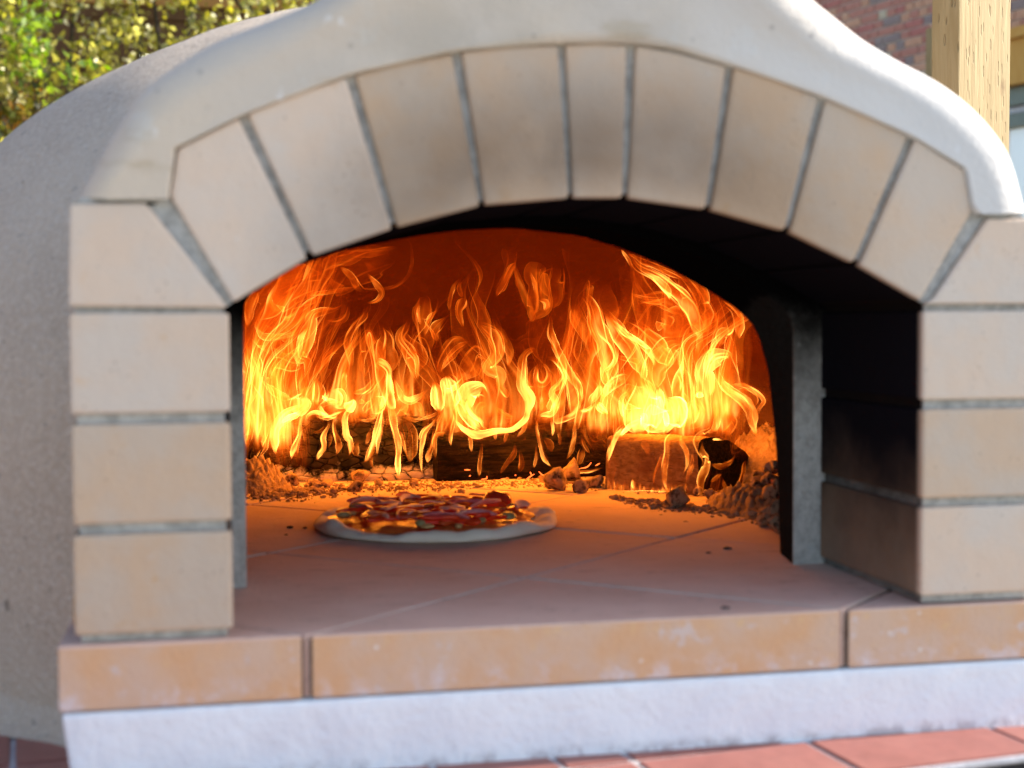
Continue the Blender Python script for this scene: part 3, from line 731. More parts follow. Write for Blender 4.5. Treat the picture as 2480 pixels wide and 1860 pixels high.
        s.f.append((base+np.stack([i*nu+j, i*nu+j2, (i+1)*nu+j2, (i+1)*nu+j], -1)).reshape(-1, 4)); s.n += nv*nu
    def front(s, x0, x1, Yc, zb, Hf, seed, heat, levels=(.0, .22), dw=.055, fx=12.5):
        """flame fronts: level surfaces of a rising, folded field of burning gas"""
        hx = .0026; X = np.arange(x0-.03, x1+.03, hx); D = np.linspace(-dw*1.15, dw*1.15, 26); Z = np.arange(.004, .345, hx)
        xx, dd, zz = np.meshgrid(X, D, Z, indexing='ij'); sh = xx.shape; P = np.stack([xx.ravel(), dd.ravel(), zz.ravel()], 1)
        rise = np.clip((P[:, 2]-.04)/.25, 0, 1)**.7
        Wp = P.copy()
        for a, am in ((0, .034), (1, .020), (2, .045)): Wp[:, a] += am*rise*vnoise(P*np.array((1, 1, .6)), seed+a, 6.5, 2)
        for a, am in ((0, .006), (2, .008)): Wp[:, a] += am*vnoise(Wp*np.array((1, 1, .5)), seed+5+a, 17., 1)
        n = vnoise(Wp*np.array((1, 1, .27)), seed+11, fx, 2)*.75+vnoise(Wp*np.array((1, 1, .4)), seed+12, fx*2.1, 1)*.12
        hgt = Hf(P[:, 0]); base = zb(P[:, 0])
        q = np.clip((P[:, 2]-base)/np.maximum(hgt-base, .02), -1, 3)
        psi = n+.36-.72*q-.9*np.clip((base-P[:, 2])/.03, 0, 2)-1.0*(P[:, 1]/dw)**2-2.2*np.clip((x0-P[:, 0])/.03, 0, 1)-2.2*np.clip((P[:, 0]-x1)/.03, 0, 1)
        psi = psi.reshape(sh); hq = np.clip(q, 0, 1).reshape(sh)
        for li, lev in enumerate(levels):
            f = psi-lev; sg = f > 0
            cells = np.zeros([k-1 for k in sh], dtype=int); acc = np.zeros((*cells.shape, 3)); cnt = np.zeros(cells.shape)
            sl = lambda o, n_: slice(o, n_-1+o)
            for ax in range(3):
                o1, o2 = [a for a in range(3) if a != ax]
                for u in (0, 1):
                    for v in (0, 1):
                        i0 = [None]*3; i1 = [None]*3
                        i0[ax] = sl(0, sh[ax]); i1[ax] = sl(1, sh[ax]); i0[o1] = i1[o1] = sl(u, sh[o1]); i0[o2] = i1[o2] = sl(v, sh[o2])
                        a = f[tuple(i0)]; b = f[tuple(i1)]; cr = (a > 0) != (b > 0)
                        t = np.where(cr, a/np.where(cr, a-b, 1), 0); cnt += cr
                        acc[..., ax] += t; acc[..., o1] += cr*u; acc[..., o2] += cr*v
            on = cnt > 0; idx = np.full(cells.shape, -1); idx[on] = np.arange(on.sum()); ci = np.argwhere(on)
            loc = ci+acc[on]/cnt[on][:, None]
            px_ = X[0]+loc[:, 0]*hx; pd = D[0]+loc[:, 1]*(D[1]-D[0]); pz_ = Z[0]+loc[:, 2]*hx
            V = np.stack([px_, np.array([Yc(x) for x in px_])+pd if callable(Yc) else Yc+pd, pz_], 1)
            F_ = []
            for ax in range(3):
                o1, o2 = [a for a in range(3) if a != ax]
                i0 = [slice(None)]*3; i1 = [slice(None)]*3; i0[ax] = slice(0, sh[ax]-1); i1[ax] = slice(1, sh[ax])
                cr = np.argwhere(sg[tuple(i0)] != sg[tuple(i1)])
                k = (cr[:, o1] > 0) & (cr[:, o2] > 0) & (cr[:, o1] < sh[o1]-1) & (cr[:, o2] < sh[o2]-1); cr = cr[k]
                qd = []
                for u, v in ((1, 1), (0, 1), (0, 0), (1, 0)):
                    c = cr.copy(); c[:, o1] -= u; c[:, o2] -= v; qd.append(idx[c[:, 0], c[:, 1], c[:, 2]])
                F_.append(np.stack(qd, 1))
            F_ = np.vstack(F_)
            hv = hq[ci[:, 0], ci[:, 1], ci[:, 2]]
            H = heat*(1+.35*li)*np.clip(1.1-hv*.85, .16, 1.)*np.clip(.75+.7*vnoise(V*np.array((1, 1, .4)), seed+20+li, 16., 2), .12, 1.6)*np.clip((V[:, 2]-base.min()+.012)/.03, 0, 1)
            s.v.append(V); s.f.append(F_+s.n); s.n += len(V); s.h.append(H); s.ga.append(np.full(len(V), .12)); s.fl.append(V*np.array((42, 42, 10))+seed)
    def stream(s, x0, x1, Yc, zb, Hf, n, seed, heat):
        """sheets of flame: lines of burning gas carried up through one swirling draught, so that neighbours fold together"""
        g = np.random.default_rng(seed); nw, ds = 14, .0045
        for q in range(n):
            xc = g.uniform(x0, x1); wd_ = g.uniform(.012, .042); u = np.linspace(-.5, .5, nw)
            yc = (float(Yc(xc)) if callable(Yc) else Yc)+g.uniform(-.035, .022)
            P = np.stack([xc+u*wd_, yc+g.uniform(-.3, .3)*u*wd_+.004*np.sin(u*9+q), np.full(nw, float(zb(xc))+g.uniform(-.012, .03))], 1)
            hgt = float(Hf(xc))*g.uniform(.65, 1.15); ns = int(np.clip((hgt-P[0, 2])/ds*1.25, 14, 80)); ph = g.integers(0, 3)*.013
            rows = [P]
            for k in range(ns-1):
                S = P*np.array((1, 1, .62))+np.array((0, 0, -ph)); lift = np.clip((P[:, 2]-.05)/.16, .12, 1.)
                v = np.stack([.95*lift*vnoise(S, 71, 7.5, 2)+.35*lift*vnoise(S, 74, 19., 1), .55*lift*vnoise(S, 72, 7.5, 2), .85+.55*lift*vnoise(S, 73, 6.5, 1)], 1)
                P = P+v*ds; rows.append(P)
            V = np.array(rows); t = np.linspace(0, 1, ns)[:, None]; sm = lambda x: x*x*(3-2*x)
            lo = V[..., 2]; edge = np.clip((.5-np.abs(u))/.16, 0, 1)[None]
            wdt = np.linalg.norm(np.diff(V, axis=1), axis=2).sum(1)[:, None]; conc = np.clip((wd_/np.maximum(wdt, .003))**.5, .5, 2.)   # the gas thins where the sheet spreads
            H = heat*g.uniform(.55, 1.25)*sm(np.clip(t/.12, 0, 1))*(1-t)**1.1*sm(edge)*conc*(1.+0*lo)
            base = s.n; s.v.append(V.reshape(-1, 3)); s.h.append(H.ravel()); s.ga.append(np.full(H.size, .05)); s.n += H.size
            s.fl.append(np.stack([(np.repeat(u[None], ns, 0)*wd_*45).ravel()+g.uniform(0, 50), np.full(H.size, 0.), (np.repeat(t, nw, 1)*ns*ds*9).ravel()], 1))
            i, j = np.meshgrid(np.arange(ns-1), np.arange(nw-1), indexing='ij')
            s.f.append((base+np.stack([i*nw+j, i*nw+j+1, (i+1)*nw+j+1, (i+1)*nw+j], -1)).reshape(-1, 4))
    def build(s, name, label):
        v = np.vstack(s.v).astype(np.float32); f = np.vstack(s.f).astype(np.int32)
        me = bpy.data.meshes.new(name); me.vertices.add(len(v)); me.vertices.foreach_set('co', v.ravel())
        me.loops.add(f.size); me.loops.foreach_set('vertex_index', f.ravel()); me.polygons.add(len(f))
        me.polygons.foreach_set('loop_start', np.arange(0, f.size, 4, dtype=np.int32)); me.polygons.foreach_set('use_smooth', np.ones(len(f), dtype=bool))
        a = me.attributes.new('burn', 'FLOAT', 'POINT'); a.data.foreach_set('value', np.concatenate(s.h).astype(np.float32))
        a = me.attributes.new('gas', 'FLOAT', 'POINT'); a.data.foreach_set('value', np.concatenate(s.ga).astype(np.float32))
        a = me.attributes.new('stream', 'FLOAT_VECTOR', 'POINT'); a.data.foreach_set('vector', np.vstack(s.fl).astype(np.float32).ravel())
        me.update(calc_edges=True); me.validate()
        o = from_me(name, me, MFLAME); tag(o, label, 'flames', kind='stuff'); return o
fire = Fire(); T = fire.tongue
# --- far left
YL = .985
for v, p, h in (
    ('A', [(60, 1650, 40), (90, 1500, 45), (90, 1350, 55), (62, 1200, 40), (50, 1050, 18)], 1.0), ('A', [(230, 1650, 50), (200, 1500, 46), (140, 1400, 36), (150, 1250, 22), (80, 1080, 10)], .9),
    ('A', [(320, 1600, 80), (330, 1400, 100), (300, 1150, 110), (280, 1000, 95), (250, 850, 50)], .42), ('A', [(120, 900, 12), (150, 1000, 18), (230, 1050, 20), (400, 1030, 18), (460, 980, 16), (500, 830, 12)], .9),
    ('A', [(540, 1450, 40), (545, 1250, 35), (490, 1200, 40), (530, 1080, 45), (570, 960, 40), (620, 860, 42), (780, 820, 22), (860, 750, 6)], .8), ('A', [(470, 1310, 18), (485, 1100, 20), (570, 930, 12)], 1.1),
    ('A', [(110, 920, 50), (280, 740, 100), (520, 620, 120), (720, 590, 90)], .34), ('A', [(330, 880, 14), (400, 900, 16), (480, 840, 16), (540, 780, 20), (650, 710, 20), (700, 620, 12)], .9),
    ('A', [(560, 600, 110), (800, 540, 130), (1050, 440, 140), (1300, 400, 110)], .17), ('A', [(800, 480, 20), (900, 570, 26), (950, 650, 22), (1020, 700, 14)], .6),
    ('A', [(1020, 530, 16), (1100, 620, 20), (1140, 690, 18), (1110, 750, 14), (1050, 772, 10), (1015, 760, 6)], .6), ('A', [(930, 650, 8), (1100, 665, 9), (1250, 640, 9), (1350, 560, 10), (1388, 430, 10), (1370, 290, 8), (1300, 240, 6)], .4),
    ('A', [(540, 715, 12), (700, 690, 14), (860, 665, 12), (960, 640, 8)], .6), ('A', [(60, 980, 20), (70, 850, 28), (120, 720, 30), (150, 660, 16)], .7), ('A', [(240, 640, 10), (250, 760, 16), (310, 830, 18), (390, 720, 16), (420, 590, 10)], .7),
    ('A', [(280, 1400, 20), (250, 1320, 26), (290, 1260, 30), (420, 1300, 22), (490, 1280, 16), (530, 1200, 10)], .8), ('A', [(200, 1420, 20), (330, 1520, 24), (450, 1560, 16)], .9), ('A', [(80, 1050, 16), (200, 1130, 24), (340, 1190, 20), (420, 1230, 10)], .6),
    ('A', [(660, 520, 30), (760, 440, 40), (900, 400, 50), (1050, 330, 40)], .22), ('A', [(840, 380, 20), (1000, 380, 26), (1200, 345, 20), (1290, 330, 10)], .3),
    ('C', [(50, 760, 10), (130, 680, 36), (230, 500, 56), (290, 250, 56), (280, 50, 56)], .75), ('C', [(180, 700, 12), (280, 560, 16), (300, 480, 14), (340, 300, 16), (400, 100, 14)], 1.2), ('C', [(80, 560, 24), (130, 300, 34), (120, 100, 30)], .9), ('C', [(45, 785, 6), (150, 680, 10), (250, 540, 10)], 1.4),
    ('C', [(75, 500, 12), (95, 400, 14), (80, 250, 12)], .8), ('C', [(200, 600, 14), (290, 400, 16), (300, 200, 18), (260, 20, 16)], 1.0)):
    T(v, p, YL, h)
for v, p, h in (('A', [(60, 1700, 90), (200, 1300, 170), (260, 950, 170), (420, 650, 120)], .12), ('A', [(300, 800, 120), (600, 560, 150), (1000, 420, 130), (1300, 350, 80)], .10)):
    fire.sheet(v, p, YL, h, gas=1., fade=(.25, .3), nu=20)
fire.front(-.15, -.06, .99, lambda x: .03+0*x, lambda x: np.interp(x, (-.15, -.08, 0), (.34, .30, .22)), 101, .09)
fire.stream(-.155, -.07, .985, lambda x: .045, lambda x: np.interp(x, (-.15, -.08, 0), (.36, .32, .22)), 36, 1, .70)
fire.build('flames', 'curling orange flames at the far left, rolling up under the vault')
# --- left log
fire = Fire(); T = fire.tongue; YU = 1.04; YF2 = .99
for v, p, Y, h in (
    ('A', [(880, 1310, 32), (890, 1200, 28), (870, 1080, 24), (930, 960, 28), (1010, 880, 24), (1010, 800, 8)], YU, .6), ('A', [(700, 1500, 70), (760, 1300, 80), (830, 1150, 55), (860, 1000, 30)], YU, .25), ('A', [(1000, 1500, 90), (1090, 1250, 80), (1040, 1080, 55), (1000, 900, 20)], YU, .4),
    ('A', [(1180, 1350, 65), (1180, 1200, 65), (1180, 1050, 50), (1150, 950, 24)], YU, .5), ('A', [(1000, 1480, 14), (990, 1150, 16), (1040, 1020, 20), (1080, 1280, 14), (1150, 1350, 10)], YU, .45),
    ('A', [(400, 1640, 70), (500, 1580, 56), (545, 1500, 18)], YF2, 1.9), ('A', [(600, 1600, 44), (620, 1480, 50), (600, 1370, 30)], YU, 1.3), ('A', [(720, 1600, 80), (760, 1530, 70), (730, 1460, 34)], YU, 1.2), ('A', [(850, 1640, 56), (910, 1580, 22), (900, 1540, 8)], YF2, 2.6),
    ('A', [(1000, 1640, 110), (1050, 1560, 80), (1090, 1470, 26), (1140, 1360, 12)], YU, .8), ('A', [(1120, 1655, 22), (1180, 1500, 20), (1190, 1330, 24), (1120, 1250, 38), (1100, 1230, 10)], YF2, 1.5), ('A', [(1240, 1640, 32), (1215, 1560, 28), (1200, 1400, 20), (1200, 1280, 16)], YF2, 1.8),
    ('A', [(1230, 1370, 14), (1290, 1510, 20), (1360, 1560, 24), (1450, 1530, 22), (1540, 1440, 14)], YF2, 1.3), ('A', [(1380, 1700, 110), (1380, 1620, 80), (1360, 1560, 40)], YU, .8), ('A', [(830, 1500, 20), (840, 1380, 18), (870, 1310, 14)], YU, .8), ('A', [(900, 1500, 14), (1000, 1480, 16), (1060, 1420, 14), (1130, 1340, 10)], YF2, .9),
    ('A', [(600, 1250, 10), (590, 1180, 14), (600, 1120, 6)], YU, .3), ('A', [(680, 920, 12), (780, 930, 22), (860, 880, 18), (880, 760, 10)], YU, .3), ('A', [(640, 1350, 20), (740, 1170, 22), (830, 1080, 10)], YU, .4),
    ('C', [(390, 640, 18), (372, 520, 38), (390, 400, 40), (430, 280, 44), (530, 180, 56), (640, 120, 56), (710, 20, 18)], YF2, 1.9), ('C', [(420, 300, 12), (520, 235, 22), (610, 190, 22), (670, 110, 12)], YF2, 2.6), ('C', [(565, 690, 12), (560, 600, 18), (590, 520, 20), (635, 420, 17), (650, 300, 16), (690, 180, 20), (710, 80, 14)], YF2, 1.5), ('C', [(620, 640, 10), (640, 450, 13), (670, 300, 12)], YF2, .9), ('C', [(700, 500, 10), (690, 380, 12), (670, 280, 10)], YF2, .6),
    ('C', [(820, 690, 13), (860, 620, 22), (900, 540, 20), (900, 440, 22), (960, 320, 17), (975, 220, 14)], YF2, 1.2), ('C', [(1030, 640, 9), (1060, 560, 24), (1050, 470, 22), (1015, 350, 16), (1020, 260, 15), (1060, 180, 16)], YF2, 1.3), ('C', [(1165, 650, 15), (1190, 570, 24), (1190, 480, 22), (1150, 420, 24), (1140, 300, 24), (1145, 200, 26), (1200, 110, 24), (1210, 20, 12)], YF2, 2.0),
    ('C', [(1325, 720, 16), (1390, 640, 32), (1430, 500, 22), (1470, 350, 24), (1510, 200, 20), (1540, 80, 16), (1550, 0, 12)], YF2, 2.0), ('C', [(1470, 650, 8), (1480, 500, 17), (1520, 350, 15), (1540, 200, 13), (1530, 100, 10)], YF2, 1.3), ('C', [(1260, 650, 12), (1240, 560, 26), (1280, 460, 14)], YF2, .7),
    ('C', [(1718, 890, 9), (1690, 760, 26), (1700, 600, 22), (1690, 420, 32), (1660, 250, 32), (1620, 100, 24), (1600, 20, 12)], YF2, 2.4), ('C', [(1780, 620, 9), (1740, 450, 13), (1720, 350, 13)], YF2, 1.1), ('C', [(1830, 720, 20), (1840, 600, 42), (1850, 450, 42), (1830, 330, 46), (1760, 220, 46)], YF2, .65), ('C', [(1350, 520, 12), (1380, 440, 18), (1420, 330, 16)], YF2, .8),
    ('C', [(700, 285, 10), (740, 200, 14), (830, 170, 20), (1000, 230, 16), (1070, 180, 10)], YF2, 1.3), ('C', [(860, 90, 14), (900, 180, 18), (1000, 235, 14)], YF2, 1.4), ('C', [(1260, 250, 10), (1400, 255, 14), (1480, 200, 14), (1530, 100, 10)], YF2, 1.4), ('C', [(800, 200, 80), (1000, 130, 90), (1150, 90, 60)], YU, .8), ('C', [(1300, 220, 70), (1420, 130, 80), (1500, 20, 60)], YU, .55),
    ('C', [(950, 560, 8), (970, 460, 14), (960, 360, 12)], YF2, .5), ('C', [(560, 420, 8), (570, 360, 14), (545, 270, 12)], YF2, .5), ('C', [(780, 390, 8), (870, 370, 14), (940, 300, 14)], YF2, .55), ('C', [(1430, 780, 8), (1410, 700, 14), (1440, 620, 10)], YF2, .5), ('C', [(1760, 220, 14), (1860, 250, 18), (1960, 265, 10)], YF2, .8)):
    T(v, p, Y, h)
for v, p, h in (('A', [(420, 1700, 60), (560, 1560, 110), (620, 1420, 60)], .35), ('A', [(700, 1680, 100), (800, 1580, 110), (740, 1470, 50)], .3), ('A', [(350, 1750, 120), (600, 1600, 200), (900, 1550, 220), (1300, 1560, 160), (1500, 1560, 80)], .08), ('A', [(1000, 1650, 150), (1050, 1350, 200), (1000, 1050, 120)], .04), ('C', [(1500, 120, 120), (1700, 60, 140), (1900, -60, 100)], .2)):
    fire.sheet(v, p, YF2, h, gas=1., fade=(.25, .3), nu=20)
fire.front(-.09, .14, 1.045, lambda x: .075+0*x, lambda x: np.interp(x, (-.09, 0, .14), (.21, .235, .20)), 202, .06)
fire.stream(-.10, .14, 1.03, lambda x: .085, lambda x: np.interp(x, (-.1, 0, .14), (.24, .25, .22)), 46, 2, .60)
fire.build('flames', 'bright yellow tongues licking up over the ashy left log')
# --- middle log
fire = Fire(); T = fire.tongue; YU = 1.0; YF3 = .955
for v, p, Y, h in (
    ('A', [(1400, 1425, 28), (1420, 1250, 56), (1370, 1150, 66), (1310, 1060, 50), (1340, 980, 36), (1380, 880, 9)], YU, .6), ('A', [(1430, 1400, 12), (1425, 1240, 14), (1390, 1140, 12)], YU, 1.1), ('A', [(1480, 1250, 22), (1500, 1080, 55), (1460, 940, 36), (1470, 850, 60), (1490, 750, 60), (1460, 700, 24)], YU, .34), ('A', [(1455, 960, 8), (1440, 850, 12), (1450, 760, 8)], YU, .8), ('A', [(1480, 1050, 10), (1530, 900, 16), (1610, 820, 8)], YU, .5),
    ('A', [(1610, 1350, 18), (1630, 1250, 36), (1750, 1110, 54), (1845, 1090, 24)], YU, .4), ('A', [(1610, 1330, 10), (1700, 1180, 14), (1790, 1110, 14), (1860, 1080, 6)], YU, .7), ('A', [(1600, 1090, 18), (1560, 1030, 22), (1590, 960, 34), (1700, 860, 12)], YU, .5), ('A', [(1805, 980, 16), (1760, 850, 22), (1790, 770, 36), (1822, 730, 8)], YU, .6), ('A', [(1690, 850, 8), (1690, 760, 12), (1720, 640, 14), (1790, 560, 10)], YU, .35), ('A', [(1800, 740, 10), (1770, 660, 14), (1785, 560, 8)], YU, .35),
    ('A', [(2080, 1500, 54), (2080, 1350, 46), (2000, 1300, 28), (2070, 1180, 38), (2040, 1050, 42), (1960, 970, 22), (1915, 945, 7)], YU, .8), ('A', [(1780, 1400, 64), (1850, 1250, 70), (1910, 1170, 46), (1990, 1210, 10)], YU, .5), ('A', [(2165, 1300, 18), (2160, 1150, 26), (2090, 1000, 26), (2040, 870, 16)], YU, .6), ('A', [(2060, 730, 18), (2100, 640, 28), (2150, 540, 28), (2190, 400, 36), (2130, 260, 36)], YU, .17),
    ('A', [(1590, 1660, 42), (1580, 1500, 42), (1560, 1390, 22)], YF3, 1.5), ('A', [(1720, 1650, 80), (1700, 1500, 54), (1680, 1400, 46), (1650, 1350, 16)], YF3, 1.3), ('A', [(1800, 1640, 64), (1850, 1500, 64), (1950, 1460, 44), (2000, 1540, 8)], YF3, 1.2), ('A', [(1620, 1370, 12), (1660, 1480, 20), (1750, 1440, 14), (1830, 1350, 10)], YF3, 1.4), ('A', [(1920, 1420, 14), (1960, 1290, 14), (1990, 1210, 8)], YU, .7),
    ('D', [(430, 230, 20), (520, 330, 28), (640, 400, 32), (760, 400, 34), (900, 370, 26), (1050, 360, 22), (1150, 290, 26), (1220, 200, 34), (1230, 80, 36), (1190, 60, 12)], YF3, 2.4), ('D', [(480, 0, 46), (530, 120, 50), (600, 240, 54), (700, 330, 36), (830, 380, 18)], YF3, 1.7), ('D', [(590, 20, 14), (580, 100, 18), (640, 200, 22), (720, 260, 16), (760, 330, 14), (880, 365, 12)], YF3, 1.8), ('D', [(410, 540, 9), (405, 450, 17), (420, 330, 20), (440, 220, 17), (420, 120, 18)], YF3, 1.5), ('D', [(240, 700, 9), (240, 560, 13), (250, 420, 14), (330, 395, 13), (380, 420, 8)], YF3, .8),
    ('C', [(1960, 830, 13), (1945, 740, 11), (1945, 600, 13), (1960, 480, 17), (1990, 380, 22), (2080, 280, 24), (2160, 180, 22)], YF3, 1.7), ('C', [(2012, 720, 13), (2030, 640, 22), (2070, 520, 17), (2090, 300, 13)], YF3, 1.3), ('C', [(1900, 265, 6), (2050, 210, 13), (2160, 160, 13)], YF3, 1.4), ('C', [(1920, 480, 6), (1960, 380, 14), (2050, 290, 14)], YF3, 1.3), ('D', [(235, 700, 12), (240, 480, 30), (300, 280, 40), (390, 100, 30)], YU, .6),
    ('D', [(705, 870, 11), (718, 760, 17), (730, 600, 15), (745, 450, 12)], YF3, 1.0), ('D', [(630, 600, 12), (620, 480, 17), (600, 400, 12)], YF3, .7), ('D', [(930, 840, 10), (990, 740, 18), (1080, 600, 26), (1100, 470, 24)], YF3, .32), ('D', [(1140, 820, 17), (1160, 700, 24), (1150, 560, 13)], YF3, .5), ('D', [(1298, 770, 10), (1318, 660, 13), (1330, 480, 12)], YF3, .8), ('D', [(1488, 762, 9), (1420, 690, 18), (1380, 580, 15), (1340, 430, 13), (1325, 300, 15), (1340, 220, 17)], YF3, 1.7),
    ('D', [(1635, 690, 9), (1690, 580, 22), (1730, 460, 17), (1740, 350, 13), (1750, 200, 13)], YF3, .9), ('D', [(1770, 750, 13), (1810, 640, 28), (1830, 540, 20)], YF3, .6), ('D', [(1570, 530, 9), (1575, 450, 13), (1550, 330, 13)], YF3, .8), ('D', [(1480, 600, 20), (1450, 500, 30), (1390, 430, 16)], YF3, .35), ('D', [(1900, 620, 10), (1830, 520, 20), (1800, 400, 12)], YF3, .35),
    ('D', [(1340, 210, 17), (1420, 190, 20), (1500, 180, 28), (1540, 60, 28), (1530, 0, 28)], YF3, 1.6), ('D', [(1500, 240, 16), (1560, 270, 22), (1650, 240, 22), (1740, 180, 22), (1790, 60, 16), (1800, 0, 13)], YF3, 1.5), ('D', [(1770, 150, 15), (1840, 160, 18), (1920, 120, 22), (1960, 20, 18)], YF3, 1.5), ('D', [(2095, 192, 7), (2020, 120, 18), (1970, 60, 14)], YF3, 1.9), ('D', [(1110, 440, 8), (1190, 350, 17), (1210, 260, 18)], YF3, 1.7),
    ('D', [(1630, 830, 8), (1750, 815, 13), (1900, 800, 13), (2060, 755, 9)], YF3, 1.7), ('D', [(1490, 430, 9), (1500, 330, 13), (1470, 220, 15)], YF3, 1.3), ('D', [(880, 470, 10), (880, 400, 14), (910, 330, 10)], YF3, 1.2), ('D', [(980, 500, 12), (1000, 420, 18), (1010, 350, 12)], YF3, .7), ('D', [(680, 230, 20), (720, 100, 26), (850, 90, 14)], YU, .5), ('D', [(870, 110, 20), (1000, 210, 20), (1130, 220, 14)], YU, .6), ('D', [(800, 330, 60), (1000, 290, 66), (1150, 220, 40)], YU, .5),
    ('B', [(220, 1500, 32), (240, 1380, 38), (190, 1280, 32), (190, 1160, 28), (210, 1050, 20), (270, 1010, 22), (300, 1100, 10)], YF3, 1.5), ('B', [(300, 1100, 14), (280, 1180, 15), (290, 1240, 17), (340, 1250, 17), (375, 1190, 15), (350, 1120, 13), (300, 1150, 9)], YF3, 1.0), ('B', [(430, 1480, 28), (430, 1380, 24), (400, 1300, 18), (450, 1250, 17), (480, 1180, 13), (420, 1080, 20), (350, 1060, 16)], YF3, 1.1), ('B', [(325, 1450, 11), (320, 1300, 9)], YF3, 1.0), ('B', [(380, 1440, 22), (400, 1320, 17)], YF3, 1.0), ('B', [(330, 1400, 60), (330, 1250, 80), (330, 1100, 60)], YU, .35),
    ('B', [(600, 1420, 13), (590, 1300, 22), (540, 1200, 24), (470, 1080, 24), (430, 990, 22), (390, 900, 24), (390, 800, 14), (385, 750, 8)], YU, 1.2), ('B', [(610, 1400, 8), (610, 1270, 10), (560, 1180, 10), (500, 1090, 8)], YU, 1.3), ('B', [(660, 1400, 26), (720, 1300, 20), (730, 1240, 9)], YU, 1.5), ('B', [(90, 1350, 13), (60, 1310, 18), (10, 1250, 13)], YU, .7), ('B', [(500, 1400, 40), (560, 1330, 40), (600, 1250, 20)], YU, .5),
    ('B', [(250, 820, 30), (290, 700, 70), (290, 560, 60), (310, 430, 64), (350, 350, 34)], YU, .3), ('B', [(380, 730, 26), (430, 650, 46), (420, 520, 76), (420, 400, 54)], YU, .3), ('B', [(640, 750, 14), (660, 620, 20), (660, 520, 22), (590, 440, 26), (480, 390, 26), (370, 360, 11)], YU, .55), ('B', [(720, 520, 13), (735, 480, 11), (680, 450, 13)], YU, .5), ('B', [(225, 815, 17), (260, 770, 22), (210, 620, 26), (150, 470, 20), (140, 390, 8)], YU, .45), ('B', [(10, 640, 13), (40, 560, 17), (110, 430, 20), (155, 395, 7)], YU, .4), ('B', [(350, 740, 13), (360, 680, 17), (300, 650, 11)], YU, .9), ('B', [(240, 450, 8), (280, 560, 12), (290, 700, 12), (240, 800, 14)], YU, .6),
    ('B', [(680, 1000, 26), (620, 850, 40), (560, 740, 36), (540, 640, 13)], YU, .4), ('B', [(60, 600, 20), (100, 400, 30), (100, 300, 40), (60, 190, 40)], YU, .10), ('B', [(360, 330, 20), (340, 250, 40), (260, 190, 40)], YU, .08)):
    T(v, p, Y, h)
for v, p, h in (('A', [(1650, 1690, 100), (1740, 1540, 120), (1680, 1390, 55)], .35), ('B', [(300, 1520, 70), (330, 1350, 120), (320, 1120, 80)], .25), ('D', [(300, 450, 120), (700, 260, 220), (1200, 200, 230), (1700, 250, 150), (1950, 300, 60)], .12), ('B', [(300, 1400, 170), (350, 1000, 200), (380, 700, 170), (330, 450, 100)], .05), ('A', [(1450, 1700, 150), (1500, 1400, 200), (1600, 1100, 150)], .04)):
    fire.sheet(v, p, YU, h, gas=1., fade=(.25, .35), nu=20)
fire.front(.12, .39, 1.02, lambda x: .055+0*x, lambda x: np.interp(x, (.12, .2, .27, .39), (.19, .20, .29, .25)), 303, .06)
fire.stream(.12, .40, 1.0, lambda x: .07, lambda x: np.interp(x, (.12, .2, .27, .4), (.21, .22, .31, .26)), 52, 3, .62)
fire.build('flames', 'swirling flames with a looping curl above the dark middle log')
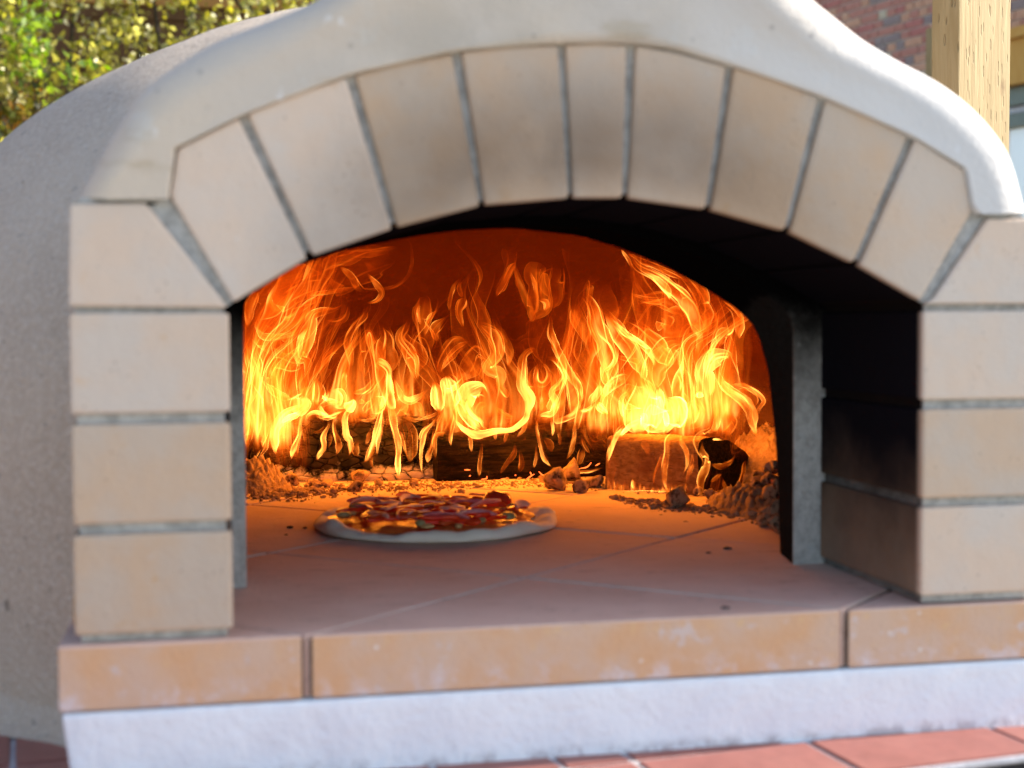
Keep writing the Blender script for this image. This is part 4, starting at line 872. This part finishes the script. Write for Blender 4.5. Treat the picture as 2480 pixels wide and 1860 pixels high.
# --- right log
fire = Fire(); T = fire.tongue
YR = lambda x: .872-.075*np.clip((x-1480)/260, -.3, 1.6)      # just before and over the log
YRF = lambda x: (.815-.078*(x-1470)/235) if x < 1712 else (.737+.09*(x-1712)/125-.02)
YRB = lambda x: .90-.05*np.clip((x-1480)/260, -.3, 1.6)
for v, p, Y, h in (
    ('B', [(880, 1270, 54), (800, 1220, 46), (790, 1100, 56), (760, 960, 46), (720, 830, 46), (690, 720, 36), (640, 640, 26), (565, 605, 12)], YR, 1.0), ('B', [(740, 1180, 10), (840, 1100, 14), (830, 980, 16), (740, 880, 16), (720, 780, 12)], YR, 1.2), ('B', [(1040, 1250, 38), (1020, 1130, 38), (960, 1000, 46), (860, 880, 42), (800, 790, 36), (735, 715, 26)], YR, 1.3), ('B', [(1140, 1150, 12), (1080, 1020, 16), (960, 930, 18), (860, 840, 16), (800, 760, 10)], YR, 1.6), ('B', [(1280, 1130, 46), (1180, 1050, 56), (1100, 960, 54), (1000, 880, 46), (880, 790, 18)], YRB, .75), ('B', [(1180, 900, 100), (1230, 800, 90), (1150, 760, 50)], YRB, .45),
    ('B', [(1400, 1100, 28), (1430, 960, 28), (1420, 840, 32), (1380, 720, 38), (1310, 640, 38), (1220, 560, 38), (1130, 480, 32), (1010, 420, 26), (950, 350, 17), (885, 295, 7)], YR, 1.3), ('B', [(1235, 665, 9), (1200, 580, 20), (1120, 500, 17), (1010, 440, 10)], YR, 1.6), ('B', [(1300, 760, 54), (1200, 660, 46), (1050, 650, 26), (925, 608, 8)], YR, .5), ('B', [(1000, 690, 8), (1120, 680, 14), (1260, 640, 14)], YR, .6), ('B', [(1500, 900, 64), (1450, 780, 74), (1420, 650, 74), (1330, 520, 54), (1230, 430, 26)], YRB, .5), ('B', [(885, 300, 6), (940, 380, 10), (970, 460, 8)], YR, 1.0), ('B', [(920, 330, 10), (1100, 400, 26), (1280, 480, 30), (1400, 560, 20)], YRB, .5),
    ('B', [(1560, 1000, 28), (1600, 900, 36), (1660, 880, 18), (1690, 820, 12)], YR, .8), ('B', [(1720, 945, 10), (1720, 850, 26), (1690, 720, 26), (1590, 660, 14)], YR, .7), ('B', [(1740, 800, 10), (1680, 700, 20), (1580, 640, 14)], YR, .6), ('B', [(1450, 1500, 64), (1470, 1300, 56), (1480, 1150, 50), (1540, 1060, 56), (1640, 1050, 26), (1642, 1115, 7)], YR, 1.4), ('B', [(1500, 1100, 14), (1540, 980, 16), (1600, 860, 10)], YR, 1.1),
    ('B', [(1845, 1640, 12), (1810, 1500, 36), (1760, 1380, 36), (1640, 1290, 34), (1580, 1200, 28), (1540, 1100, 28)], YR, 1.4), ('B', [(1640, 1260, 9), (1740, 1260, 13), (1840, 1310, 15), (1892, 1372, 13), (1850, 1430, 11), (1820, 1500, 13)], YR, 1.2), ('B', [(1700, 1300, 36), (1800, 1350, 54), (1820, 1450, 36)], YRB, .45), ('B', [(1620, 1270, 8), (1700, 1330, 12), (1850, 1380, 8)], YR, .9),
    ('B', [(1000, 1610, 110), (1000, 1450, 130), (1050, 1300, 100), (1030, 1200, 46)], YR, 1.5), ('B', [(1180, 1610, 110), (1190, 1450, 120), (1180, 1300, 54)], YR, 1.5), ('B', [(1170, 1450, 24), (1160, 1330, 22), (1150, 1260, 11)], YR, 3.4), ('B', [(1030, 1560, 13), (1045, 1490, 24), (1010, 1455, 9)], YR, 3.6), ('B', [(1200, 1560, 14), (1210, 1490, 20), (1180, 1400, 12)], YR, 3.), ('B', [(1330, 1560, 90), (1360, 1430, 100), (1340, 1360, 54)], YR, 1.2),
    ('B', [(900, 1500, 11), (885, 1420, 11), (900, 1340, 13), (980, 1290, 11)], YR, 2.0), ('B', [(870, 1630, 11), (960, 1540, 15), (1060, 1500, 13)], YR, 1.8), ('B', [(1250, 1350, 13), (1270, 1220, 17), (1340, 1100, 22), (1330, 950, 17)], YR, 1.2), ('B', [(1375, 1300, 11), (1360, 1200, 13), (1310, 1100, 11)], YR, 1.1), ('B', [(1400, 1380, 10), (1310, 1320, 16), (1310, 1230, 16), (1260, 1150, 10)], YR, 1.1), ('B', [(1440, 1350, 12), (1440, 1330, 20), (1440, 1290, 8)], YR, 3.), ('B', [(1100, 1300, 60), (1140, 1150, 66), (1230, 1000, 56), (1330, 960, 20)], YR, .9),
    ('B', [(740, 1370, 10), (810, 1270, 26), (900, 1220, 26), (980, 1230, 14)], YR, 1.6), ('B', [(795, 1468, 7), (740, 1420, 20), (705, 1370, 14)], YR, 1.7), ('B', [(1610, 1620, 34), (1680, 1520, 26), (1660, 1450, 16)], YRB, .55), ('B', [(1530, 1600, 18), (1560, 1500, 22), (1600, 1380, 20)], YRB, .7), ('B', [(1000, 1200, 10), (1000, 1100, 14), (900, 1070, 12), (840, 1040, 8)], YR, .8),
    ('E', [(200, 690, 8), (240, 550, 13), (290, 430, 17), (350, 330, 22), (450, 240, 13)], YRF, 1.5), ('E', [(330, 415, 10), (400, 330, 18), (480, 300, 12), (540, 360, 10)], YRF, 1.6), ('E', [(825, 985, 12), (780, 850, 20), (775, 700, 22), (800, 560, 22), (810, 430, 24), (870, 380, 22), (920, 360, 11)], YRF, 1.2), ('E', [(955, 785, 7), (1000, 680, 13), (990, 560, 17), (940, 450, 18), (930, 370, 15), (970, 260, 13), (1000, 200, 8)], YRF, 1.2), ('E', [(1085, 1075, 9), (1130, 960, 26), (1150, 820, 34), (1200, 650, 28), (1140, 530, 26), (1110, 430, 24), (1150, 380, 18), (1240, 340, 18), (1260, 260, 18), (1220, 160, 18)], YRF, .95), ('E', [(1050, 560, 8), (1050, 640, 12), (1010, 760, 12), (970, 860, 8)], YRF, .6),
    ('E', [(1420, 1000, 22), (1500, 920, 20), (1550, 780, 15), (1570, 680, 22), (1600, 620, 13)], YRF, .5), ('E', [(1430, 1000, 16), (1370, 880, 15), (1350, 800, 8)], YRF, .4), ('E', [(1230, 850, 13), (1300, 800, 15), (1355, 762, 7)], YRF, .6), ('E', [(1230, 670, 18), (1330, 700, 22), (1440, 650, 15), (1492, 575, 6)], YRF, .4), ('E', [(970, 960, 8), (1000, 830, 9)], YRF, .9), ('E', [(980, 870, 9), (1040, 720, 17), (1070, 650, 9)], YRF, .6), ('E', [(955, 975, 8), (985, 920, 10)], YRF, 1.3), ('E', [(1250, 1030, 40), (1280, 880, 50), (1300, 700, 30)], YRF, .14),
    ('E', [(340, 962, 9), (450, 970, 9), (600, 988, 9), (800, 1000, 10), (915, 1000, 8)], YRF, 2.4), ('E', [(470, 925, 12), (465, 860, 17), (460, 808, 6)], YRF, 1.9), ('E', [(690, 900, 26), (700, 780, 36), (760, 600, 26), (790, 480, 12)], YRF, .30), ('E', [(560, 440, 44), (600, 520, 26), (620, 600, 10)], YRF, .3), ('E', [(250, 900, 20), (240, 700, 36), (300, 480, 34)], YRF, .22), ('E', [(1250, 428, 6), (1300, 425, 7), (1380, 440, 6)], YRF, 1.8), ('E', [(740, 430, 5), (780, 432, 6), (830, 425, 5)], YRF, .9)):
    T(v, p, Y, h)
g = np.random.default_rng(4)
for x in np.arange(225, 900, 23.):
    yb = 940+(x-225)*.085; hh = g.uniform(50, 150)
    T('E', [(x, yb+14, 7), (x-g.uniform(-6, 10), yb-hh*.45, g.uniform(8, 14)), (x+g.uniform(-12, 12), yb-hh, 5)], YRF, g.uniform(.35, .9))
for v, p, h in (('B', [(1100, 1700, 220), (1150, 1400, 330), (1150, 1100, 320), (1100, 850, 200)], .14), ('B', [(1400, 1600, 150), (1500, 1200, 200), (1480, 850, 180), (1350, 600, 100)], .10), ('B', [(1000, 1640, 130), (1010, 1450, 150), (1050, 1270, 110)], .45), ('B', [(1250, 1640, 130), (1280, 1450, 140), (1250, 1310, 80)], .35), ('B', [(1480, 1620, 90), (1480, 1350, 100), (1500, 1100, 70)], .5), ('B', [(800, 1300, 100), (820, 1000, 150), (780, 800, 100)], .08), ('B', [(1750, 1600, 120), (1720, 1350, 150), (1600, 1150, 100)], .08)):
    fire.sheet(v, p, YRB, h, gas=1., fade=(.25, .35), nu=20)
fire.front(.345, .55, lambda x: float(np.interp(x, (.34, .56), (.90, .83))), lambda x: np.interp(x, (.34, .5, .56), (.07, .065, .05)), lambda x: np.interp(x, (.34, .42, .5, .56), (.26, .32, .30, .23)), 404, .07)
fire.stream(.345, .535, lambda x: np.interp(x, (.34, .56), (.885, .81)), lambda x: .07, lambda x: np.interp(x, (.34, .42, .5, .56), (.27, .32, .30, .22)), 58, 4, .62)
fire.build('flames', 'tall dense yellow blaze standing on the brown right log')

# the fire's own light, standing in the thick of the flames
for x, y, z, p in ((-.06, .95, .12, .55), (.08, .985, .125, .7), (.25, .955, .12, .9), (.42, .80, .13, 1.0), (.555, .775, .15, .35)):
    ld = bpy.data.lights.new('fire_light', 'POINT'); ld.energy = p; ld.color = (1, .29, .022); ld.shadow_soft_size = .05
    lo = bpy.data.objects.new('fire_light', ld); lo.location = (x, y, z); COL.objects.link(lo)
# ================================================================== PIZZA
pz = empty('pizza', (.0645, .545, .0005)); tag(pz, 'unbaked pizza with red pepper and onion strips on the hearth', 'pizza')
def dough_mat():
    m = M('raw_dough', .75, .3)
    c = m.mix(m.ramp(m.noise(14, 4), .35, .65), (.86, .755, .63), (.80, .68, .55)); c = m.mix(m.ramp(m.noise(60, 5), .58, .72, 0, .6), c, (.82, .78, .72))
    m.col(c); m.bump(m.noise(45, 4), .0015); m.b.inputs['Subsurface Weight'].default_value = .1; m.b.inputs['Subsurface Radius'].default_value = (.01, .006, .004); return m
MDOUGH = dough_mat()
def sauce_mat():
    m = M('tomato_sauce_and_cheese', .35, .5)
    c = m.mix(m.ramp(m.noise(28, 5), .4, .6), (.62, .05, .012), (.68, .17, .035)); c = m.mix(m.ramp(m.noise(40, 5, .6), .56, .64), c, (.62, .42, .22))
    m.col(c); m.bump(m.noise(70, 4), .004); return m
def gloss(name, c1, c2, rough=.22, sub=.0):
    m = M(name, rough, .35); m.col(m.mix(m.ramp(m.noise(60, 4), .35, .65), c1, c2)); m.bump(m.noise(140, 3), .0006); return m
MPEP = gloss('red_pepper', (.74, .026, .010), (.82, .07, .018)); MPEP2 = gloss('orange_pepper', (.58, .10, .015), (.5, .05, .012))
MON = gloss('red_onion', (.86, .34, .24), (.90, .47, .36), .5); MON2 = gloss('onion_skin_side', (.50, .07, .10), (.66, .22, .22), .35)
MOLIVE = gloss('green_olive', (.30, .24, .10), (.36, .30, .14), .35); MCHEESE = gloss('cheese', (.66, .40, .16), (.60, .33, .12), .4); MTOM = gloss('tomato', (.50, .06, .02), (.42, .03, .015), .25)
# crust
n_a = 140; prof = [(.0, .004), (.70, .0055), (.80, .0075), (.845, .012), (.885, .0172), (.925, .0195), (.96, .0182), (.988, .0135), (1.0, .008), (.992, .003), (.97, .0005), (.0, .0003)]
V = []; F_ = []
for i in range(n_a):
    a = 6.28318*i/n_a
    R = .142*(1+.012*math.sin(3*a+1)+.010*math.sin(5*a+2.2)+.006*math.sin(9*a)); hz = 1+.17*math.sin(4*a+.5)+.13*math.sin(7*a+1.7)+.08*math.sin(13*a)+.05*math.sin(23*a+2)
    for r_, z in prof: V.append((R*r_*math.cos(a), R*r_*math.sin(a), z*hz*.60 if r_ > .75 else z))
np_ = len(prof)
V = np.array(V); k_ = np.clip((np.hypot(V[:, 0], V[:, 1])-.1)/.02, 0, 1)*(V[:, 2] > .004)
V[:, 2] += k_*vnoise(V, 91, 13, 3)*.0022; V[:, 0] += k_*vnoise(V, 92, 12, 3)*.0026; V[:, 1] += k_*vnoise(V, 93, 12, 3)*.0026
F_ = [(i*np_+j, ((i+1) % n_a)*np_+j, ((i+1) % n_a)*np_+j+1, i*np_+j+1) for i in range(n_a) for j in range(np_-1)]
from_np('crust', V, F_, MDOUGH, pz)
n_a = 96; V = [(0, 0, .012)]; F_ = []
for q in range(1, 15):
    for i in range(n_a):
        a = 6.28318*i/n_a; R = .119*(1+.05*math.sin(5*a)+.035*math.sin(11*a+1))*q/14
        V.append((R*math.cos(a), R*math.sin(a), .0118 if q < 12 else .0118-.004*(q-12)/2))
V = np.array(V); V[:, 2] += vnoise(V, 51, 18, 3)*.0018
for i in range(n_a): F_.append((0, 1+i, 1+(i+1) % n_a))
for q in range(13):
    for i in range(n_a): F_.append((1+q*n_a+i, 1+(q+1)*n_a+i, 1+(q+1)*n_a+(i+1) % n_a, 1+q*n_a+(i+1) % n_a))
from_np('sauce', V, F_, sauce_mat(), pz)
def strip(name, c, ang, length, wd, curve, th, m, tilt, z0, seed, arch=0.):
    """a bent strip of food: arc in plan, rectangular rounded section"""
    g = np.random.default_rng(seed); n = 12; V = []
    sec = [(-1, -.6), (-.7, -1), (.7, -1), (1, -.6), (1, .6), (.7, 1), (-.7, 1), (-1, .6)]
    for i in range(n+1):
        t = i/n-.5; a = curve*t
        if abs(curve) > 1e-3: px_ = length/curve*math.sin(a); py_ = length/curve*(1-math.cos(a))
        else: px_, py_ = length*t, 0
        z = z0+arch*(1-(2*t)**2)+.0006*math.sin(9*t+seed)
        k_ = (1-abs(2*t)**6*.75)
        for s, q in sec:
            yy = s*wd*k_; zz = q*th*(.6 if abs(t) > .45 else 1)
            y2 = yy*math.cos(tilt)-zz*math.sin(tilt); z2 = yy*math.sin(tilt)+zz*math.cos(tilt)
            nx_, ny_ = -math.sin(a), math.cos(a)
            V.append((px_+nx_*y2, py_+ny_*y2, z+z2))
    V = np.array(V); ca, sa = math.cos(ang), math.sin(ang)
    W = np.stack([c[0]+V[:, 0]*ca-V[:, 1]*sa, c[1]+V[:, 0]*sa+V[:, 1]*ca, np.maximum(V[:, 2], .010)], 1)
    F_ = [(i*8+k, i*8+(k+1) % 8, (i+1)*8+(k+1) % 8, (i+1)*8+k) for i in range(n) for k in range(8)]+[tuple(range(7, -1, -1)), tuple(range(n*8, n*8+8))]
    return from_np(name, W, F_, m, pz)
g = np.random.default_rng(77)
for q in range(50):
    r_ = .100*math.sqrt(g.random()); a = g.random()*6.283; c = (r_*math.cos(a), r_*math.sin(a))
    strip('pepper_strip', c, g.normal()*.5, g.uniform(.035, .062), g.uniform(.0045, .0075), g.uniform(-1, 1), .0022, MPEP if g.random() < .75 else MPEP2, g.uniform(-.7, .7), .0155+.006*g.random(), q)
for q in range(30):
    r_ = .098*math.sqrt(g.random()); a = g.random()*6.283; c = (r_*math.cos(a), r_*math.sin(a))
    strip('onion_strip', c, g.normal()*.9, g.uniform(.03, .065), g.uniform(.0022, .0048), g.uniform(-2.4, 2.4), .0009, MON if g.random() < .75 else MON2, g.uniform(-1.2, 1.2), .0195+.0045*g.random(), 100+q, arch=g.uniform(0, .004))
for q, (x, y, r_) in enumerate(((.0, .105, .010), (-.106, -.012, .009), (-.05, .098, .010), (-.085, .062, .009), (.085, .062, .010), (.035, -.085, .010), (-.03, -.095, .006), (.096, .015, .008), (.075, -.060, .009))):
    bm = bmesh.new(); bmesh.ops.create_uvsphere(bm, u_segments=18, v_segments=10, radius=1, matrix=Matrix.Translation((x, y, .0165)) @ Matrix.Rotation(g.uniform(-.5, .5), 4, 'X') @ Matrix.Diagonal((r_, r_*.9, .0038, 1)))
    from_bm('olive_slice', bm, MOLIVE, pz, True)
for q in range(15):
    r_ = .108*math.sqrt(g.random()); a = g.random()*6.283
    if q > 8: r_ = g.uniform(.095, .112)
    bm = bmesh.new(); s = g.uniform(.004, .009); bmesh.ops.create_icosphere(bm, subdivisions=2, radius=1, matrix=Matrix.Translation((r_*math.cos(a), r_*math.sin(a), .0135)) @ Matrix.Diagonal((s, s*g.uniform(.6, 1.2), .003, 1)))
    P = np.array([v.co[:] for v in bm.verts]); D = vnoise(P, q, 60, 2)*.0015
    for v, d in zip(bm.verts, D): v.co.x += d; v.co.y -= d
    from_bm('cheese_crumb', bm, MCHEESE, pz, True)
bm = bmesh.new(); bmesh.ops.create_icosphere(bm, subdivisions=3, radius=1, matrix=Matrix.Translation((.082, .042, .021)) @ Matrix.Diagonal((.018, .013, .012, 1))); wobble(bm, .0025, 40, 61)
from_bm('tomato_chunk', bm, MTOM, pz, True)

# ================================================================== BACKGROUND
# timber post beside the oven
def post(name, label, x, y, sx, sy, rz, z1, m=MPOST):
    bm = box(-sx/2, sx/2, -sy/2, sy/2, ZG, z1, .0025, 2); o = from_bm(name, bm, m, None, False, (x, y, 0)); o.rotation_euler = (0, 0, rz); tag(o, label, 'post', 'timber posts'); return o
POST_RZ = math.radians(28)
pw = at(2320, 300, 1.02)
post('timber_post', 'rough sawn timber post with knots and treatment cuts, nearest the oven', pw[0]+.050*math.cos(POST_RZ)-.025*math.sin(POST_RZ)+.012, 1.02+.025+.014, .150, .050, POST_RZ, 2.3)
pf = at(2254, 120, 4.6)
post('timber_post', 'thin pale timber post showing just behind the thick post', pf[0]+.02, 4.6, .06, .05, .1, xz(2254, 68, 4.6)[1])

# brick house at the right
house = empty('brick_house', (5.5, 10.4, ZG)); tag(house, 'house with a multicoloured brick wall and a timber lintel over its door', 'house')
wd = np.array((.242, -.970)); wn_ = np.array((-.970, -.242)); wp = np.array((5.40, 10.42))    # wall runs towards the viewer along wd
house.rotation_euler = (0, 0, math.atan2(wd[1], wd[0])); house.location = (wp[0], wp[1], ZG)
# local frame: x along wall (towards viewer), y = out of... wall faces -y local side
def hpart(nm, bm, m, mesh=None):
    return from_bm(nm, bm, m, house)
LH, HT = .065, .010; DOOR_X, DOOR_TOP, LINT = 1.47, 3.02, .40
WALL = [(-9, 1.47), (1.47, 6.0)]
fs = -1    # facing side in local y
bm = box(-9, 6, .02, .3  , 0, 4.55)
hpart('wall', box(-9, DOOR_X, .012, .30  , 0, 4.55), MMORTH); hpart('wall', box(DOOR_X+.002, 6, .012, .30, DOOR_TOP+LINT+.004, 4.55), MMORTH); hpart('wall', box(4.6, 6, .012, .30, 0, DOOR_TOP+LINT), MMORTH)
hpart('roof', prism([(-9.3, 4.56), (6.3, 4.56), (6.3, 4.70), (-9.3, 4.70)], -.25, 4.), mottled('roof_tile', (.12, .08, .065), (.09, .065, .055), 6))
meshes = {}
def brick_mesh(L, mi):
    key = (L, mi)
    if key not in meshes:
        bm = box(-L/2, L/2, 0, .05, -LH/2, LH/2, .004, 1); me = bpy.data.meshes.new('brick'); bm.to_mesh(me); bm.free(); me.materials.append(HB[mi].m); meshes[key] = me
    return meshes[key]
cnt = 0; restv = {i: bmesh.new() for i in range(5)}
g = np.random.default_rng(12)
cand = []
for r_ in range(int(4.5/.075)):
    x = -9+(.1625 if r_ % 2 else 0); z = r_*.075+.04; k = r_ % 2
    while x < 6:
        L = .215 if k % 2 == 0 else .1025; k += 1
        if g.random() < .3: L = .215 if g.random() < .6 else .1025
        xc = x+L/2; x += L+HT
        if xc+L/2 > 6: break
        if DOOR_X-.01 < xc+L/2 and xc-L/2 < 4.6 and z < DOOR_TOP+LINT+.05: continue
        mi = int(g.choice(5, p=[.38, .17, .30, .09, .06]))
        Pw = wp+wd*xc; d = np.array((*Pw, z+ZG))-CAM; zz = d@FW; sx = 1240+FPX*(d@RT)/zz; sy = 930-FPX*(d@UP)/zz
        vis = 1900 < sx < 2300 and -40 < sy < 260
        cand.append((not vis, abs(sx-2120)+abs(sy-90), xc, z, L, mi))
cand.sort()
for q, (nv, dd, xc, z, L, mi) in enumerate(cand):
    if q < 290:
        o = bpy.data.objects.new('brick', brick_mesh(L, mi)); COL.objects.link(o); o.parent = house; o.location = (xc, RNG.uniform(-.003, .003), z)
    else:
        bmesh.ops.create_cube(restv[mi], size=1, matrix=Matrix.Translation((xc, .025, z)) @ Matrix.Diagonal((L, .05, LH, 1)))
for mi, b in restv.items():
    o = from_bm('brick_mass', b, HB[mi], house); o['kind'] = 'stuff'
# timber lintel, door frame and glazing
o = hpart('lintel', box(DOOR_X+.004, 4.6, -.10, .2, DOOR_TOP, DOOR_TOP+LINT, .006), MBEAM)
hpart('lintel_trim', box(DOOR_X+.004, 4.6, -.14, -.10, DOOR_TOP+LINT-.06, DOOR_TOP+LINT+.02, .004), MBEAM)
hpart('door_frame', box(DOOR_X+.004, 4.6, -.02, .12, DOOR_TOP-.14, DOOR_TOP-.002, .004), MFRAME); hpart('door_frame', box(DOOR_X+.004, 4.6, .03, .13, DOOR_TOP-.19, DOOR_TOP-.143, .004), MTRIM); hpart('door_frame', box(DOOR_X+.004, 4.6, .0, .12, DOOR_TOP-.30, DOOR_TOP-.20, .004), MFRAME)
for x0, x1 in ((DOOR_X+.05, 2.5), (2.56, 3.55), (3.61, 4.55)):
    hpart('door_pane', box(x0, x1, .06, .08, .05, DOOR_TOP-.31), MGLASS)
    hpart('door_stile', box(x1+.002, x1+.058, .02, .10, 0, DOOR_TOP-.305), MFRAME)

# shrubs against the garden fence
def leaf_mat(name, cols, rough=.11):
    m = M(name, rough, .9)
    at_ = m.N.new('ShaderNodeAttribute'); at_.attribute_name = 'tint'
    cr = m.N.new('ShaderNodeValToRGB'); m.link(at_.outputs['Fac'], cr.inputs[0]); el = cr.color_ramp.elements
    while len(el) < len(cols): el.new(.5)
    for i, c in enumerate(cols): el[i].position = i/(len(cols)-1); el[i].color = (*c, 1)
    cr.color_ramp.interpolation = 'LINEAR'
    m.col(cr.outputs[0])
    tl = m.N.new('ShaderNodeBsdfTranslucent'); mx = m.N.new('ShaderNodeMixShader'); mx.inputs[0].default_value = .55
    hs = m.N.new('ShaderNodeHueSaturation'); m.link(cr.outputs[0], hs.inputs['Color']); hs.inputs['Value'].default_value = 1.6; hs.inputs['Saturation'].default_value = 1.1
    m.link(hs.outputs[0], tl.inputs['Color']); m.link(m.b.outputs[0], mx.inputs[1]); m.link(tl.outputs[0], mx.inputs[2]); m.link(mx.outputs[0], m.out.inputs[0]); return m
MLEAF = leaf_mat('variegated_leaf', [(.08, .10, .018), (.24, .24, .035), (.42, .37, .055), (.36, .34, .09), (.60, .55, .17), (.78, .74, .52)])
MLEAF2 = leaf_mat('lime_leaf', [(.10, .16, .015), (.20, .30, .03), (.26, .36, .05), (.16, .24, .03)])
MLEAF3 = leaf_mat('rusty_leaf', [(.22, .09, .02), (.13, .10, .025), (.07, .10, .02), (.32, .14, .03)])
MBARK = mottled('shrub_bark', (.055, .045, .035), (.035, .03, .024), 18, rough=.95, fine=60, bump=.004)
def leaves(name, pts, size, m, parent, seed):
    g = np.random.default_rng(seed); n = len(pts)
    d = g.normal(size=(n, 3)); d[:, 2] -= .3; d /= np.linalg.norm(d, axis=1)[:, None]; u = g.normal(size=(n, 3)); u -= d*(u*d).sum(1)[:, None]; u /= np.linalg.norm(u, axis=1)[:, None]
    nn = np.cross(d, u); L = size*g.uniform(.6, 1.25, n)[:, None]; W = L*.27
    P = [pts-d*L*.5, pts+u*W-d*L*.06+nn*L*.05, pts+d*L*.5, pts-u*W-d*L*.06+nn*L*.05]
    v = np.stack(P, 1).reshape(-1, 3).astype(np.float32); f = np.arange(4*n, dtype=np.int32)
    me = bpy.data.meshes.new(name); me.vertices.add(4*n); me.vertices.foreach_set('co', v.ravel()); me.loops.add(4*n); me.loops.foreach_set('vertex_index', f); me.polygons.add(n); me.polygons.foreach_set('loop_start', np.arange(0, 4*n, 4, dtype=np.int32))
    t = np.repeat(np.clip(g.beta(1.6, 1.8, n)+.25*vnoise(pts, seed, 1.5, 2), 0, 1), 4).astype(np.float32); a = me.attributes.new('tint', 'FLOAT', 'POINT'); a.data.foreach_set('value', t); me.update(calc_edges=True); me.validate()
    o = from_me(name, me, m, parent); o['kind'] = 'stuff'; return o
HS = 1.65
def shrub(label, cx, cyy, rx, ry, z0, z1, n, size, m, seed, stems=4, trunk=.02):
    cx = CAM[0]+HS*(cx-CAM[0]); cyy = CAM[1]+HS*(cyy-CAM[1]); rx *= HS; ry *= HS; z0 = .24+HS*(z0-.24); z1 = .24+HS*(z1-.24); size *= HS; trunk *= HS
    g = np.random.default_rng(seed); root = empty('shrub', (cx, cyy, ZG)); tag(root, label, 'shrub', 'garden shrubs by the fence')
    # leaves hang in sprays round twig ends, leaving gaps between them
    ns = n//26; P = []
    q = g.uniform(-1, 1, (ns*3, 3)); rr = q[:, 0]**2+q[:, 1]**2+np.abs(q[:, 2])**3.5; q = q[(rr < 1.05)][:ns]
    for c in q:
        dirv = g.normal(size=3)*np.array((1, 1, .8)); dirv /= np.linalg.norm(dirv); ln = g.uniform(.12, .36)
        tt = g.random(26)[:, None]; P.append(c*np.array((rx, ry, (z1-z0)/2))+np.array((0, 0, (z0+z1)/2-ZG))+dirv*ln*tt+g.normal(size=(26, 3))*.04)
    P = np.vstack(P); leaves('foliage', P, size, m, root, seed)
    for s in range(stems):
        bx, by = g.uniform(-rx*.6, rx*.6), g.uniform(-ry*.5, ry*.5); top = z0+(z1-z0)*g.uniform(.7, .98)-ZG
        Q = catmull([(bx, by, 0), (bx+g.normal()*.04, by, top*.35), (bx+g.normal()*.07, by, top*.7), (bx+g.normal()*.12, by+g.normal()*.05, top)], 26)
        V = []; F_ = []
        for i, p in enumerate(Q):
            r_ = trunk*(1.1-i/len(Q))
            for k in range(7): V.append((p[0]+r_*math.cos(.8976*k), p[1]+r_*math.sin(.8976*k), p[2]))
        F_ = [(i*7+k, i*7+(k+1) % 7, (i+1)*7+(k+1) % 7, (i+1)*7+k) for i in range(len(Q)-1) for k in range(7)]
        # side branches
        for b_ in range(9):
            i0 = int(g.integers(8, 24)); d = np.array((g.normal(), g.normal()*.6, .5+g.random())); d /= np.linalg.norm(d); L = g.uniform(.15, .4)
            BQ = [Q[i0], Q[i0]+d*L*.5+g.normal(size=3)*.02, Q[i0]+d*L]; v2, f2 = tube(catmull(BQ, 7), trunk*.4, 5); off_ = len(V); V += list(v2); F_ += [tuple(off_+w_ for w_ in f) for f in f2]
        from_np('stem', V, F_, MBARK, root)
shrub('pale variegated shrub filling the middle of the hedge', -.30, 3.95, .62, .36, .0, 2.3, 17000, .030, MLEAF, 71, 6, .016)
shrub('yellow green variegated shrub at the far left of the hedge', -1.15, 3.6, .60, .36, -.2, 2.2, 17000, .030, MLEAF, 72, 5, .016)
shrub('variegated shrub at the right end of the hedge, above the oven hood', .62, 4.35, .58, .30, .1, 2.5, 11000, .030, MLEAF, 73, 4, .016)
pl = at(80, 125, 3.35); shrub('fresh lime green sprig before the left shrub', pl[0], 3.35, .05, .05, pl[2]-.12, pl[2]+.09, 230, .034, MLEAF2, 74, 2, .007)
pl = at(60, 265, 3.5); shrub('low rusty orange shrub at the foot of the left shrub', pl[0]-.1, 3.5, .42, .18, -.3, pl[2]+.07, 9000, .036, MLEAF3, 75, 3, .010)
# slatted fence behind them
fence = empty('garden_fence', (-.6, 8.5, ZG)); tag(fence, 'dark brown slatted fence behind the shrubs', 'fence')
MFEN = wood_mat('dark_stained_fence', (.12, .06, .03), (.17, .09, .045), False)
for q in range(22):
    o = from_bm('slat', box(-5.2, 2.6, -.008, .008, .08+q*.165, .08+q*.165+.172, .003), MFEN, fence); o.location.y = (-.009 if q % 2 else .0095)
for q in range(5): from_bm('fence_post', box(-5.2+q*1.9-.045, -5.2+q*1.9+.045, .020, .11, 0, 3.75, .004), MFEN, fence)
for q in range(22):  # unseen side run, added to block low sky and darken the dome's left
    o = from_bm('slat', box(-.008, .008, -10.6, -.03, .08+q*.165, .08+q*.165+.172, .003), MFEN, fence); o.location.x = -5.2+(-.009 if q % 2 else .0095)
for q in range(4): from_bm('fence_post', box(-5.31, -5.22, -10.6+q*2.9, -10.51+q*2.9, 0, 3.75, .004), MFEN, fence)  # posts of the added, unseen side run
from_bm('fence_rail', box(-5.2, 2.6, -.045, -.019, 3.30, 3.42, .003), wood_mat('orange_rail', (.42, .20, .06), (.5, .26, .09), False), fence)
print('bricks', nb)
